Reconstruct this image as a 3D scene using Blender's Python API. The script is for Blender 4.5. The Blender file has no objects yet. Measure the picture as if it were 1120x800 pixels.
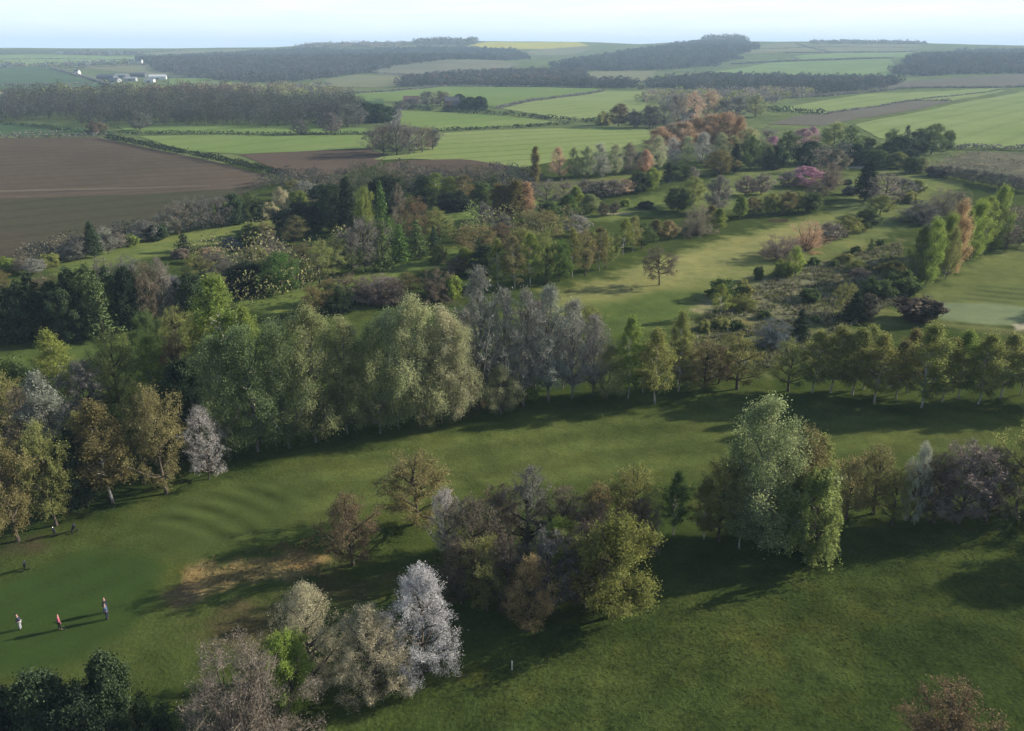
import bpy, math, random
import numpy as np
from mathutils import Vector
from mathutils.geometry import delaunay_2d_cdt

rng = np.random.default_rng(7)
random.seed(7)
sc = bpy.context.scene
COL = sc.collection
R = math.radians

# ------------------------------------------------------------------ camera model
W, H, F = 1120.0, 800.0, 879.0
PITCH = math.atan((400 - 56) / F)
CAMZ = 51.0
CP, SP = math.cos(PITCH), math.sin(PITCH)
FWD = np.array([0, CP, -SP]); UPV = np.array([0, SP, CP]); RGT = np.array([1.0, 0, 0])
cam_d = bpy.data.cameras.new('camera'); cam = bpy.data.objects.new('camera', cam_d); COL.objects.link(cam)
cam.location = (0, 0, CAMZ); cam.rotation_euler = (R(90) - PITCH, 0, 0)
cam_d.sensor_width = 36; cam_d.lens = 36 * F / W; cam_d.clip_end = 60000; cam_d.clip_start = 0.5
sc.camera = cam

# ------------------------------------------------------------------ terrain
def row_height(row, d):
    dep = PITCH - math.atan((400 - row) / F)
    return CAMZ - d * math.tan(dep)
CREST_D = 3800.0
_cx = np.array([-400, 0, 170, 300, 360, 400, 450, 520, 640, 700, 745, 790, 850, 920, 1000, 1120, 1500.])
_cr = np.array([54, 53, 53.5, 52, 48, 46.5, 45.5, 45, 46, 48.5, 46, 45, 46, 46, 48, 51, 52.])
_caz = np.degrees(np.arctan((_cx - 560) / F / (CP + 0.391 * SP)))
_chz = np.array([row_height(r, CREST_D) for r in _cr])
_kd = np.array([0, 1300, 1600, 2000, 2400, 2800, 3200, 3500, 3800, 4200, 5000, 12000.])
_kf = np.array([0, 0, .03, .11, .24, .43, .68, .88, 1.0, 1.0, .8, .6])
_dd = np.linspace(0, 12000, 1201); _ff = np.interp(_dd, _kd, _kf)
_ker = np.hanning(31); _ker /= _ker.sum(); _ff = np.convolve(np.pad(_ff, 15, mode='edge'), _ker, 'valid')
def polar(px, d):
    u = (px - 560) / F / (CP + .37 * SP); a = math.atan(u); return d * math.sin(a), d * math.cos(a)
BUMPS = []
for px, d, h, sx, sy in [(490, 2150, 15, 260, 230), (250, 2300, 14, 400, 300), (770, 2700, 18, 420, 350), (1080, 2300, 16, 380, 320), (620, 2900, -10, 200, 300), (140, 1900, -4, 300, 300)]:
    x, y = polar(px, d); BUMPS.append((x, y, h, sx, sy))
def T(x, y):
    x = np.asarray(x, float); y = np.asarray(y, float)
    d = np.hypot(x, y); az = np.degrees(np.arctan2(x, y))
    t = np.interp(az, _caz, _chz) * np.interp(d, _dd, _ff)
    for bx, by, h, sx, sy in BUMPS:
        t = t + h * np.exp(-((x - bx) / sx) ** 2 - ((y - by) / sy) ** 2)
    ramp = np.clip((d - 30) / 60, 0, 1)
    t = t + ramp * (0.45 * np.sin(x / 31 + 1.2) * np.sin(y / 27) + 0.8 * np.sin(x / 83 + .4) * np.cos(y / 71 + 1))
    return t
_ts = 20 * 1.002 ** np.arange(3150)
def at(px, py):
    """pixel of the photograph -> point on the terrain"""
    v = FWD + RGT * (px - 560) / F + UPV * (400 - py) / F
    v = v / np.linalg.norm(v)
    P = np.array([0, 0, CAMZ]) + _ts[:, None] * v
    g = P[:, 2] - T(P[:, 0], P[:, 1])
    k = np.argmax(g < 0)
    if k == 0: k = len(_ts) - 1
    a, b = _ts[k - 1], _ts[k]
    for _ in range(12):
        m = .5 * (a + b); q = np.array([0, 0, CAMZ]) + m * v
        if q[2] < T(q[0], q[1]): b = m
        else: a = m
    q = np.array([0, 0, CAMZ]) + b * v
    return np.array([q[0], q[1], float(T(q[0], q[1]))])
def depth(p): return float(np.dot(np.asarray(p) - np.array([0, 0, CAMZ]), FWD))
def px_m(p, row):
    """metres per pixel: horizontally, and vertically for an upright thing at p"""
    z = depth(p); t = (row - 400) / F
    return z / F, z / F / (CP - t * SP)

# ------------------------------------------------------------------ helpers
def tag(o, label=None, cat=None, group=None, kind=None):
    if label: o['label'] = label
    if cat: o['category'] = cat
    if group: o['group'] = group
    if kind: o['kind'] = kind
    return o
def link(name, me, mat=None, parent=None):
    o = bpy.data.objects.new(name, me); COL.objects.link(o)
    if mat is not None and not me.materials: me.materials.append(mat)
    if parent is not None: o.parent = parent
    return o
def empty(name, loc, rz=0.0):
    o = bpy.data.objects.new(name, None); COL.objects.link(o)
    o.location = loc; o.rotation_euler = (0, 0, rz); o.empty_display_size = .5
    return o
def mesh_np(name, V, faces4=None, faces3=None, mat_idx=None, smooth=False):
    me = bpy.data.meshes.new(name)
    V = np.asarray(V, np.float32).reshape(-1, 3)
    nq = 0 if faces4 is None else len(faces4); nt = 0 if faces3 is None else len(faces3)
    me.vertices.add(len(V)); me.vertices.foreach_set('co', V.ravel())
    loops = []; starts = []; tot = []
    if nq: loops.append(np.asarray(faces4, np.int32).ravel()); starts.append(np.arange(nq) * 4)
    if nt: loops.append(np.asarray(faces3, np.int32).ravel()); starts.append(nq * 4 + np.arange(nt) * 3)
    L = np.concatenate(loops); me.loops.add(len(L)); me.loops.foreach_set('vertex_index', L)
    me.polygons.add(nq + nt); me.polygons.foreach_set('loop_start', np.concatenate(starts).astype(np.int32))
    if mat_idx is not None: me.polygons.foreach_set('material_index', np.asarray(mat_idx, np.int32))
    me.polygons.foreach_set('use_smooth', np.full(nq + nt, smooth))
    me.update(calc_edges=True)
    return me

class MB:
    """collects boxes, prisms and tubes into one mesh"""
    def __init__(s): s.v = []; s.f = []
    def poly(s, verts, faces):
        n = len(s.v); s.v += [tuple(v) for v in verts]; s.f += [tuple(i + n for i in f) for f in faces]
    def box(s, x0, x1, y0, y1, z0, z1):
        s.poly([(x0, y0, z0), (x1, y0, z0), (x1, y1, z0), (x0, y1, z0), (x0, y0, z1), (x1, y0, z1), (x1, y1, z1), (x0, y1, z1)],
               [(0, 3, 2, 1), (4, 5, 6, 7), (0, 1, 5, 4), (1, 2, 6, 5), (2, 3, 7, 6), (3, 0, 4, 7)])
    def tube(s, pts, rad, n=8, cap=True):
        pts = [np.asarray(p, float) for p in pts]; k = len(s.v)
        for i, p in enumerate(pts):
            t = pts[min(i + 1, len(pts) - 1)] - pts[max(i - 1, 0)]; t /= np.linalg.norm(t) + 1e-9
            a = np.cross(t, [0, 0, 1.0] if abs(t[2]) < .9 else [1.0, 0, 0]); a /= np.linalg.norm(a); b = np.cross(t, a)
            r = rad[i] if hasattr(rad, '__len__') else rad
            for j in range(n):
                w = 2 * math.pi * j / n; s.v.append(tuple(p + r * (math.cos(w) * a + math.sin(w) * b)))
        for i in range(len(pts) - 1):
            for j in range(n): s.f.append((k + i * n + j, k + i * n + (j + 1) % n, k + (i + 1) * n + (j + 1) % n, k + (i + 1) * n + j))
        if cap:
            s.f.append(tuple(k + j for j in reversed(range(n)))); m = k + (len(pts) - 1) * n; s.f.append(tuple(m + j for j in range(n)))
    def build(s, name, mat, parent=None, smooth=False):
        me = bpy.data.meshes.new(name); me.from_pydata(s.v, [], s.f); me.update()
        if smooth: me.polygons.foreach_set('use_smooth', [True] * len(me.polygons))
        return link(name, me, mat, parent)

# ------------------------------------------------------------------ materials
def new_mat(name):
    m = bpy.data.materials.new(name); m.use_nodes = True; nt = m.node_tree; nt.nodes.clear()
    return m, nt, nt.nodes.new('ShaderNodeOutputMaterial')
def nd(nt, t, **kw):
    n = nt.nodes.new(t)
    for k, v in kw.items():
        if hasattr(n, k): setattr(n, k, v)
        else: n.inputs[k].default_value = v
    return n
def math_n(nt, op, a, b=None, c=None):
    n = nt.nodes.new('ShaderNodeMath'); n.operation = op
    for i, v in enumerate((a, b, c)):
        if v is None: continue
        if isinstance(v, (int, float)): n.inputs[i].default_value = v
        else: nt.links.new(v, n.inputs[i])
    return n.outputs[0]
def mixc(nt, f, a, b, mode='MIX'):
    n = nt.nodes.new('ShaderNodeMix'); n.data_type = 'RGBA'; n.blend_type = mode
    for s, v in ((n.inputs[0], f), (n.inputs[6], a), (n.inputs[7], b)):
        if isinstance(v, (int, float)): s.default_value = v
        elif isinstance(v, tuple): s.default_value = v if len(v) == 4 else (*v, 1)
        else: nt.links.new(v, s)
    return n.outputs[2]
def scale_c(nt, col, f):
    n = nt.nodes.new('ShaderNodeVectorMath'); n.operation = 'SCALE'
    nt.links.new(col, n.inputs[0])
    if isinstance(f, (int, float)): n.inputs['Scale'].default_value = f
    else: nt.links.new(f, n.inputs['Scale'])
    return n.outputs[0]
def noise(nt, vec, scale, detail=3, rough=.55):
    n = nd(nt, 'ShaderNodeTexNoise', Scale=scale, Detail=detail, Roughness=rough)
    if vec is not None: nt.links.new(vec, n.inputs['Vector'])
    return n.outputs['Fac']
def foliage_shader(nt, out, col, trans=.3):
    d = nt.nodes.new('ShaderNodeBsdfDiffuse'); t = nt.nodes.new('ShaderNodeBsdfTranslucent'); m = nt.nodes.new('ShaderNodeMixShader')
    m.inputs[0].default_value = trans
    nt.links.new(col, d.inputs[0]); nt.links.new(col, t.inputs[0]); nt.links.new(d.outputs[0], m.inputs[1]); nt.links.new(t.outputs[0], m.inputs[2])
    nt.links.new(m.outputs[0], out.inputs[0])
def mat_leaf(name, trans=.32, own=1.0, base=(.06, .05, .04)):
    m, nt, out = new_mat(name)
    oi = nt.nodes.new('ShaderNodeObjectInfo'); at_ = nd(nt, 'ShaderNodeAttribute', attribute_name='tint')
    c = oi.outputs['Color']
    if own < 1: c = mixc(nt, own, base, c)
    c = scale_c(nt, c, at_.outputs['Fac'])
    foliage_shader(nt, out, c, trans)
    return m
def mat_attr(name, trans=.25, attr='col'):
    m, nt, out = new_mat(name)
    a = nd(nt, 'ShaderNodeAttribute', attribute_name=attr)
    foliage_shader(nt, out, a.outputs['Color'], trans)
    return m
def mat_plain(name, col, rough=.8, metallic=0.0, var=.15, scale=3.0):
    m, nt, out = new_mat(name)
    b = nd(nt, 'ShaderNodeBsdfPrincipled', Roughness=rough, Metallic=metallic)
    tc = nt.nodes.new('ShaderNodeTexCoord')
    n = noise(nt, tc.outputs['Object'], scale)
    f = math_n(nt, 'MULTIPLY_ADD', n, 2 * var, 1 - var)
    rgb = nd(nt, 'ShaderNodeRGB'); rgb.outputs[0].default_value = (*col, 1)
    nt.links.new(scale_c(nt, rgb.outputs[0], f), b.inputs['Base Color']); nt.links.new(b.outputs[0], out.inputs[0])
    return m
def mat_bark(name, col, dark, scale=2.5):
    m, nt, out = new_mat(name)
    b = nd(nt, 'ShaderNodeBsdfDiffuse')
    tc = nt.nodes.new('ShaderNodeTexCoord'); mp = nd(nt, 'ShaderNodeMapping'); mp.inputs['Scale'].default_value = (1, 1, .5)
    nt.links.new(tc.outputs['Object'], mp.inputs['Vector'])
    n = noise(nt, mp.outputs[0], scale, 4)
    r = nt.nodes.new('ShaderNodeValToRGB'); r.color_ramp.elements[0].position = .38; r.color_ramp.elements[1].position = .58
    r.color_ramp.elements[0].color = (*dark, 1); r.color_ramp.elements[1].color = (*col, 1)
    nt.links.new(n, r.inputs[0]); nt.links.new(r.outputs[0], b.inputs[0]); nt.links.new(b.outputs[0], out.inputs[0])
    return m
M_LEAF = mat_leaf('leaves', .5); M_PETAL = mat_leaf('petals', .25)
M_NEEDLE = mat_leaf('needles', .12)
M_TWIG = mat_leaf('twigs', 0.0, .55, (.07, .055, .045)); M_BARE = mat_leaf('bare_twigs', 0.0)
M_BARK = mat_bark('bark', (.11, .09, .07), (.05, .042, .035))
M_WHITEBARK = mat_bark('birch_bark', (.5, .47, .42), (.12, .1, .09), 1.6)
M_PALEBARK = mat_bark('pale_bark', (.24, .22, .19), (.1, .09, .08))
M_WOOD = mat_attr('woodland_canopy'); M_TUFT = mat_attr('tussock_blades')

# ------------------------------------------------------------------ tree generator
class Tree:
    def __init__(s, seed):
        s.r = np.random.default_rng(seed); s.mb = MB(); s.rib = []; s.lv = []
    def limb(s, p0, p1, p2, r0, r1, n, sides):
        t = np.linspace(0, 1, n)[:, None]
        pts = (1 - t) ** 2 * p0 + 2 * t * (1 - t) * p1 + t ** 2 * p2
        if n > 2: pts[1:-1] += s.r.normal(0, np.linalg.norm(p2 - p0) * .025, (n - 2, 3))
        s.mb.tube(pts, list(np.linspace(r0, r1, n)), sides, cap=False)
        return pts
    def ribbons(s, p0, p1, w): s.rib.append((p0, p1, np.broadcast_to(w, (len(p0),)).copy()))
    def leaves(s, c, size, out=None, tintsd=.22, bias=.5, long=1.0, axis=None):
        n = len(c); nrm = s.r.normal(size=(n, 3)); nrm /= np.linalg.norm(nrm, axis=1, keepdims=True)
        if out is not None: nrm = nrm + bias * out; nrm /= np.linalg.norm(nrm, axis=1, keepdims=True)
        a = np.cross(nrm, s.r.normal(size=(n, 3)) if axis is None else np.cross(axis, nrm) + 1e-4); a /= np.linalg.norm(a, axis=1, keepdims=True) + 1e-9
        if axis is not None: a = np.cross(nrm, a)
        b = np.cross(nrm, a); sz = size * s.r.uniform(.6, 1.3, n)[:, None]
        tint = np.clip(s.r.normal(1, tintsd, n), .4, 1.8)
        s.lv.append((c, a * sz * long, b * sz * .62, tint))
def unit(v): return v / (np.linalg.norm(v, axis=-1, keepdims=True) + 1e-9)

ENV = {
    'round': lambda q: np.sin(np.pi * np.clip(q, 0, 1) ** .8) ** .6,
    'birch': lambda q: np.sin(np.pi * np.clip(q, 0, 1) ** .58) ** .8,
    'poplar': lambda q: np.sin(np.pi * np.clip(q, 0, 1) ** .64) ** .68,
    'lombardy': lambda q: np.sin(np.pi * np.clip(q, 0, 1) ** .7) ** .55,
    'bush': lambda q: np.sqrt(np.clip(1 - (q * .98) ** 2.2, 0, 1)),
    'oak': lambda q: np.sin(np.pi * np.clip(q, 0, 1) ** .75) ** .45,
    'vase': lambda q: np.clip(q, .02, 1) ** .55 * np.clip(1.04 - q, 0, 1) ** .22,
    'egg': lambda q: np.sin(np.pi * np.clip(q, 0, 1) ** .62) ** .7,
}
#        env      R    zb   t0   tt   n1 n2 n3 leaves size jit twigw bark  crown material, up, twig len
KIND = {
    'broadleaf': dict(env='round', R=3.7, zb=1.5, t0=.14, tt=.6, n=(26, 8, 7), lf=18, sz=.09, jit=.24, bark='bark', up=.8),
    'budding': dict(env='round', R=3.6, zb=1.7, t0=.16, tt=.6, n=(24, 8, 10), lf=7, sz=.075, jit=.18, bark='bark', up=.8),
    'birch': dict(env='birch', R=2.3, zb=2.3, t0=.2, tt=.93, n=(30, 7, 8), lf=8, sz=.08, jit=.18, bark='white', up=.7, droop=.5),
    'poplar': dict(env='poplar', R=2.9, zb=1.1, t0=.1, tt=.85, n=(32, 8, 8), lf=15, sz=.056, jit=.22, bark='pale', up=1.3),
    'tallround': dict(env='round', R=2.6, zb=.8, t0=.08, tt=.8, n=(28, 8, 7), lf=18, sz=.075, jit=.26, bark='bark', up=1.3),
    'lombardy': dict(env='lombardy', R=1.25, zb=.5, t0=.05, tt=.95, n=(34, 6, 6), lf=14, sz=.1, jit=.26, bark='bark', up=2.6, lobe=.4),
    'aspen': dict(env='poplar', R=2.4, zb=1.8, t0=.14, tt=.94, n=(34, 7, 11), lf=.5, sz=.09, jit=.15, bark='pale', up=2.1, bare=1),
    'bare': dict(env='round', R=3.6, zb=1.4, t0=.12, tt=.6, n=(26, 8, 14), lf=.9, sz=.12, jit=.18, bark='bark', up=.9, bare=1),
    'oak': dict(env='oak', R=4.6, zb=2.6, t0=.24, tt=.6, n=(22, 8, 13), lf=4, sz=.1, jit=.22, bark='bark', up=.35),
    'blossom': dict(env='egg', R=3.6, zb=.7, t0=.06, tt=.8, n=(36, 9, 8), lf=14, sz=.043, jit=.13, bark='bark', up=.9, petal=1, lobe=.3),
    'sparse': dict(env='egg', R=3.6, zb=1.4, t0=.1, tt=.7, n=(30, 8, 9), lf=2.6, sz=.06, jit=.13, bark='bark', up=.8, petal=1),
    'bush': dict(env='bush', R=5.2, zb=.1, t0=.01, tt=.3, n=(26, 8, 7), lf=15, sz=.17, jit=.34, bark='bark', up=.7),
    'twiggy': dict(env='bush', R=5.0, zb=.2, t0=.01, tt=.3, n=(30, 10, 13), lf=8, sz=.06, jit=.2, bark='bark', up=.8, bare=1),
    'evergreen': dict(env='round', R=3.6, zb=.5, t0=.05, tt=.8, n=(28, 8, 7), lf=20, sz=.14, jit=.3, bark='bark', up=.5, needle=1),
    'vase': dict(env='vase', R=6.2, zb=.1, t0=.01, tt=.06, n=(26, 8, 10), lf=4, sz=.3, jit=.4, bark='bark', up=1.6),
    'willow': dict(env='round', R=3.9, zb=1.0, t0=.2, tt=.75, n=(22, 8, 8), lf=22, sz=.095, jit=.12, bark='pale', up=1.0, weep=1),
    'conifer': dict(conifer=1, R=2.4),
    'leylandii': dict(conifer=1, R=2.3, dense=1),
}
LODS = {0: (1, 1, 1, 1, 1.0), 1: (.85, .85, .85, 1.3, 1.15), 2: (.95, .75, .9, 1.25, 1.9)}
def gen_tree(kind, lod, var):
    P = KIND[kind]; s = Tree(hash((len(kind), ord(kind[0]), ord(kind[-1]), lod, var)) & 0xffff); r = s.r
    l1, l2, l3, l4, ls = LODS[lod]
    Ht = 10.0
    sides = (9, 6, 4)[lod]
    if P.get('conifer'):
        Rm = P['R']; s.mb.tube([(0, 0, -.3), (0, 0, 5), (0, 0, 9.7)], [.22, .13, .03], sides, cap=False)
        nl = int((70 if P.get('dense') else 44) * (1, .7, .45)[lod]); nb = int((9, 8, 7)[lod])
        for k in range(nl):
            q = (k + r.uniform(0, .6)) / nl; z = .5 + 9.3 * q
            rad = Rm * ((1 - q) ** (.62 if P.get('dense') else .85)) * min(1, .5 + q * 4 if P.get('dense') else .75 + q * 2)
            for j in range(nb):
                a = r.uniform(0, 6.283); L = rad * r.uniform(.7, 1.1) + .1
                d = np.array([math.cos(a), math.sin(a), (.5 if P.get('dense') else -.12)])
                p0 = np.array([0, 0, z]); p1 = p0 + d * L
                s.ribbons(p0[None], p1[None], .05 * ls)
                m = max(3, int(L * (14, 8, 3.4)[lod]))
                t = r.uniform(.25, 1.02, m)[:, None]
                c = p0 + t * (p1 - p0) + r.normal(0, .11, (m, 3)) * (1 + .5 * ls) - np.array([0, 0, .1]) * t
                s.leaves(c, .13 * ls, unit(np.array([d[0], d[1], .4]))[None].repeat(m, 0), .25, .6, 1.5, (np.tile(d, (m, 1))))
    else:
        env = ENV[P['env']]; Rm = P['R']; zb = P['zb']; n1 = max(7, int(P['n'][0] * l1)); n2 = max(3, int(P['n'][1] * l2)); n3 = max(3, int(P['n'][2] * l3))
        tt = P['tt'] * Ht; multi = P['t0'] < .03
        lean = r.normal(0, .25, 2)
        def trunk_pt(z): f = z / Ht; return np.array([lean[0] * f * f + .12 * math.sin(f * 7), lean[1] * f * f + .1 * math.cos(f * 6) - .1, z])
        if not multi:
            zs = np.linspace(-.3, tt, 7); rb = .2 if P['tt'] < .7 else .1
            s.mb.tube([trunk_pt(z) for z in zs], [rb * (1.2 if i == 0 else 1) * (1 - .72 * i / 6) for i in range(7)], sides, cap=False)
        lump = r.uniform(.78, 1.12, 8); lump_ph = r.uniform(0, 6.28, 3)
        lobe_k = P.get('lobe', 1.0)
        def lobes(az, q): return 1 + lobe_k * (.13 * math.sin(3 * az + lump_ph[0] + 4 * q) * 1.3 + .11 * math.sin(5 * az + lump_ph[1] - 7 * q))
        tips, tdir, tout = [], [], []
        for i in range(n1):
            q = ((i + r.uniform(.1, .9)) / n1) ** .85; az = i * 2.39996 + r.uniform(-.4, .4)
            zt = zb + (Ht - zb) * q; rt = Rm * float(env(q)) * lobes(az, q) * (r.uniform(.5, 1.02) if lobe_k > .6 else r.uniform(.55, .96)); zt += r.uniform(-.5, .35) * lobe_k
            zst = min(max(zt - rt * P['up'] - .3, P['t0'] * Ht), tt - .05)
            if q > .93: zst = tt - .1
            p0 = np.array([r.normal(0, .25), r.normal(0, .25), -.1]) if multi else trunk_pt(zst)
            p2 = np.array([rt * math.cos(az), rt * math.sin(az), zt]) + np.array([lean[0], lean[1], 0]) * q * q
            mid = p0 + (p2 - p0) * np.array([.55, .55, .35 if P['up'] < 1 else .3])
            L = np.linalg.norm(p2 - p0)
            pts = s.limb(p0, mid, p2, (.05 + .017 * L) * (1 if not multi else .7), .02, 5, (6, 4, 3)[lod])
            for j in range(n2):
                t = r.uniform(.35, 1.0); k = min(int(t * 4), 3); b0 = pts[k] + (pts[k + 1] - pts[k]) * (t * 4 - k)
                ax = unit(pts[k + 1] - pts[k]); o = b0 * np.array([1, 1, 0]); o = unit(o + 1e-6)
                dd = unit(ax * .55 + unit(r.normal(size=3)) * .85 + o * .3 + np.array([0, 0, .12 * P['up']]))
                L2 = (.22 * Rm + .12 * L) * r.uniform(.6, 1.3)
                b1 = b0 + dd * L2
                qq = (b1[2] - zb) / (Ht - zb); lim = Rm * float(env(min(max(qq, .02), .98))) * 1.2 * lobes(math.atan2(b1[1], b1[0]), qq) + .1
                rr = math.hypot(b1[0], b1[1])
                if rr > lim: b1[:2] *= lim / rr
                b1[2] = min(b1[2], Ht * 1.0)
                s.ribbons(b0[None], b1[None], .05 * (1 + .35 * (ls - 1)))
                t3 = r.uniform(.25, 1.0, n3)[:, None]; c0 = b0 + t3 * (b1 - b0)
                d3 = unit(unit(b1 - b0) * .6 + unit(r.normal(size=(n3, 3))) * .9 + np.array([0, 0, .15 * P['up'] - P.get('droop', 0) * .7]))
                l3n = r.uniform(.35, .95, n3)[:, None] * (.75 if P.get('bare') or P['lf'] < 5 else .6) * (1.15 if lod else 1)
                if P.get('weep'):
                    d3 = unit(np.array([0, 0, -1.0]) + .22 * r.normal(size=(n3, 3)) + o * .18); l3n = r.uniform(.7, 2.4, n3)[:, None]
                c1 = c0 + d3 * l3n
                if P.get('weep'): c1[:, 2] = np.maximum(c1[:, 2], .25)
                s.ribbons(c0, c1, .026 * (1 + .5 * (ls - 1)))
                tips.append((c0, c1)); tout.append(np.tile(unit(b1 - np.array([0, 0, (zb + Ht) * .42])), (n3, 1)))
        C0 = np.concatenate([t[0] for t in tips]); C1 = np.concatenate([t[1] for t in tips]); OUT = np.concatenate(tout)
        ctint = r.normal(1, .12, len(C0))
        if P.get('bare') or P['lf'] < 5:
            nf = (3, 2, 1)[lod]
            for _ in range(nf):
                t = r.uniform(.2, .9, len(C0))[:, None]; a = C0 + t * (C1 - C0)
                d = unit(unit(C1 - C0) * .7 + .7 * r.normal(size=a.shape) * .7 + np.array([0, 0, .15]))
                s.ribbons(a, a + d * r.uniform(.2, .5, len(C0))[:, None], .017 * (1 + 1.3 * (ls - 1)))
        nlf = P['lf'] * l4
        cnt = np.floor(nlf + r.uniform(0, 1, len(C0))).astype(int)
        idx = np.repeat(np.arange(len(C0)), cnt)
        t = r.uniform(.1, 1.1, len(idx))[:, None]
        c = C0[idx] + t * (C1[idx] - C0[idx]) + r.normal(0, P['jit'] * (.6 + .4 * ls), (len(idx), 3)) * (.5 if P.get('weep') else 1)
        c[:, 2] = np.maximum(c[:, 2], .08)
        if P.get('weep'): s.leaves(c, P['sz'] * ls, OUT[idx], .25, .5, 1.5, np.tile(np.array([0, 0, 1.0]), (len(idx), 1)) + .3 * r.normal(size=(len(idx), 3)))
        else: s.leaves(c, P['sz'] * ls, OUT[idx], .2, (.8, 1.1, 1.3)[lod])
        s.lv[-1] = (*s.lv[-1][:3], s.lv[-1][3] * ctint[idx])
    # assemble crown
    V = []; TI = []; MI = []
    p0 = np.concatenate([a for a, _, _ in s.rib]); p1 = np.concatenate([b for _, b, _ in s.rib]); w = np.concatenate([c for _, _, c in s.rib])[:, None]
    side = unit(np.cross(p1 - p0, r.normal(size=p0.shape))) * w
    V.append(np.stack([p0 - side * .5, p0 + side * .5, p1 + side * .22, p1 - side * .22], 1)); TI.append(np.clip(r.normal(1, .15, len(p0)), .5, 1.5)); MI.append(np.zeros(len(p0), int))
    for c, a, b, tint in s.lv:
        V.append(np.stack([c - a, c - b, c + a, c + b], 1)); TI.append(tint); MI.append(np.ones(len(c), int))
    V = np.concatenate(V).reshape(-1, 3); TI = np.concatenate(TI); MI = np.concatenate(MI)
    bark = {'bark': M_BARK, 'white': M_WHITEBARK, 'pale': M_PALEBARK}[P.get('bark', 'bark')]
    twm = M_BARE if P.get('bare') else M_TWIG
    lfm = M_NEEDLE if (P.get('needle') or P.get('conifer')) else M_PETAL if P.get('petal') else M_LEAF
    nq = len(V) // 4
    if lod == 2:      # far trees: one mesh, trunk and crown too small to tell apart
        tv = np.array(s.mb.v); tf = np.array(s.mb.f)
        me = mesh_np(kind + '_far', np.concatenate([V, tv]), np.concatenate([np.arange(nq * 4).reshape(-1, 4), tf + nq * 4]), None, np.concatenate([MI, np.full(len(tf), 2)]))
        TI = np.concatenate([TI, np.ones(len(tf))])
        me.materials.append(twm); me.materials.append(lfm); me.materials.append(bark)
        trunk = None
    else:
        me = mesh_np(kind + '_crown', V, np.arange(nq * 4).reshape(-1, 4), None, MI)
        me.materials.append(twm); me.materials.append(lfm)
        trunk = bpy.data.meshes.new(kind + '_trunk'); trunk.from_pydata(s.mb.v, [], s.mb.f); trunk.update(); trunk.materials.append(bark)
        trunk.polygons.foreach_set('use_smooth', [True] * len(trunk.polygons))
    a = me.attributes.new('tint', 'FLOAT', 'FACE'); a.data.foreach_set('value', TI.astype(np.float32))
    co = np.empty(len(me.vertices) * 3, np.float32); me.vertices.foreach_get('co', co); co = co.reshape(-1, 3)
    rad = np.percentile(np.hypot(co[:, 0], co[:, 1]), 97); top = co[:, 2].max()
    return me, trunk, rad, top
PROTO = {}
def proto(kind, lod, var):
    k = (kind, lod, var)
    if k not in PROTO: PROTO[k] = gen_tree(*k)
    return PROTO[k]

PAL = {
    'yo': ((.165, .185, .05), 'yellow green'), 'wl': ((.26, .31, .1), 'pale lime'), 'ss': ((.31, .34, .17), 'silvery sage'),
    'sol': ((.17, .17, .07), 'olive'), 'syg': ((.15, .185, .065), 'green'), 'stn': ((.19, .165, .11), 'tan'), 'smv': ((.17, .155, .125), 'mauve'),    'hd': ((.018, .026, .014), 'dark green'), 'wt': ((.135, .122, .088), 'tan grey'),    'rw': ((.15, .108, .085), 'reddish'),    'wg': ((.085, .09, .078), 'grey'), 'wd': ((.06, .07, .06), 'dark grey'), 'wb': ((.085, .078, .065), 'brown'), 'wo': ((.09, .1, .05), 'olive'),   # albedo, words; hd is hedge green darkened for its shaded side
    'dk': ((.045, .066, .032), 'dark green'), 'bdk': ((.028, .04, .023), 'blackish green'), 'gr': ((.09, .15, .04), 'fresh green'), 'mg': ((.09, .125, .045), 'mid green'),
    'lm': ((.21, .265, .06), 'bright lime'), 'yg': ((.195, .235, .058), 'yellow green'), 'ol': ((.215, .225, .075), 'olive'), 'go': ((.21, .18, .075), 'golden'),
    'sg': ((.3, .33, .15), 'sage green'), 'dsg': ((.19, .24, .105), 'deep sage'), 'psg': ((.39, .41, .23), 'pale sage'), 'si': ((.42, .43, .36), 'silvery'),
    'gy': ((.24, .238, .205), 'grey'), 'dgy': ((.15, .145, .125), 'dark grey'), 'br': ((.15, .125, .085), 'brown'), 'dbr': ((.115, .098, .072), 'dark brown'), 'mv': ((.21, .185, .15), 'mauve brown'),
    'ru': ((.205, .15, .085), 'russet'), 'or': ((.44, .3, .165), 'orange'), 'obr': ((.205, .18, .08), 'olive brown'), 'wh': ((.53, .51, .47), 'white'), 'cr': ((.4, .36, .225), 'cream'),
    'pk': ((.6, .33, .45), 'pink'), 'ppk': ((.5, .33, .38), 'pale pink'), 'pg': ((.24, .205, .155), 'pinkish grey'), 'bg': ((.17, .2, .19), 'bluish grey'), 'tn': ((.36, .275, .14), 'tan'),
    'pko': ((.55, .385, .255), 'salmon'),
}
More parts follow.
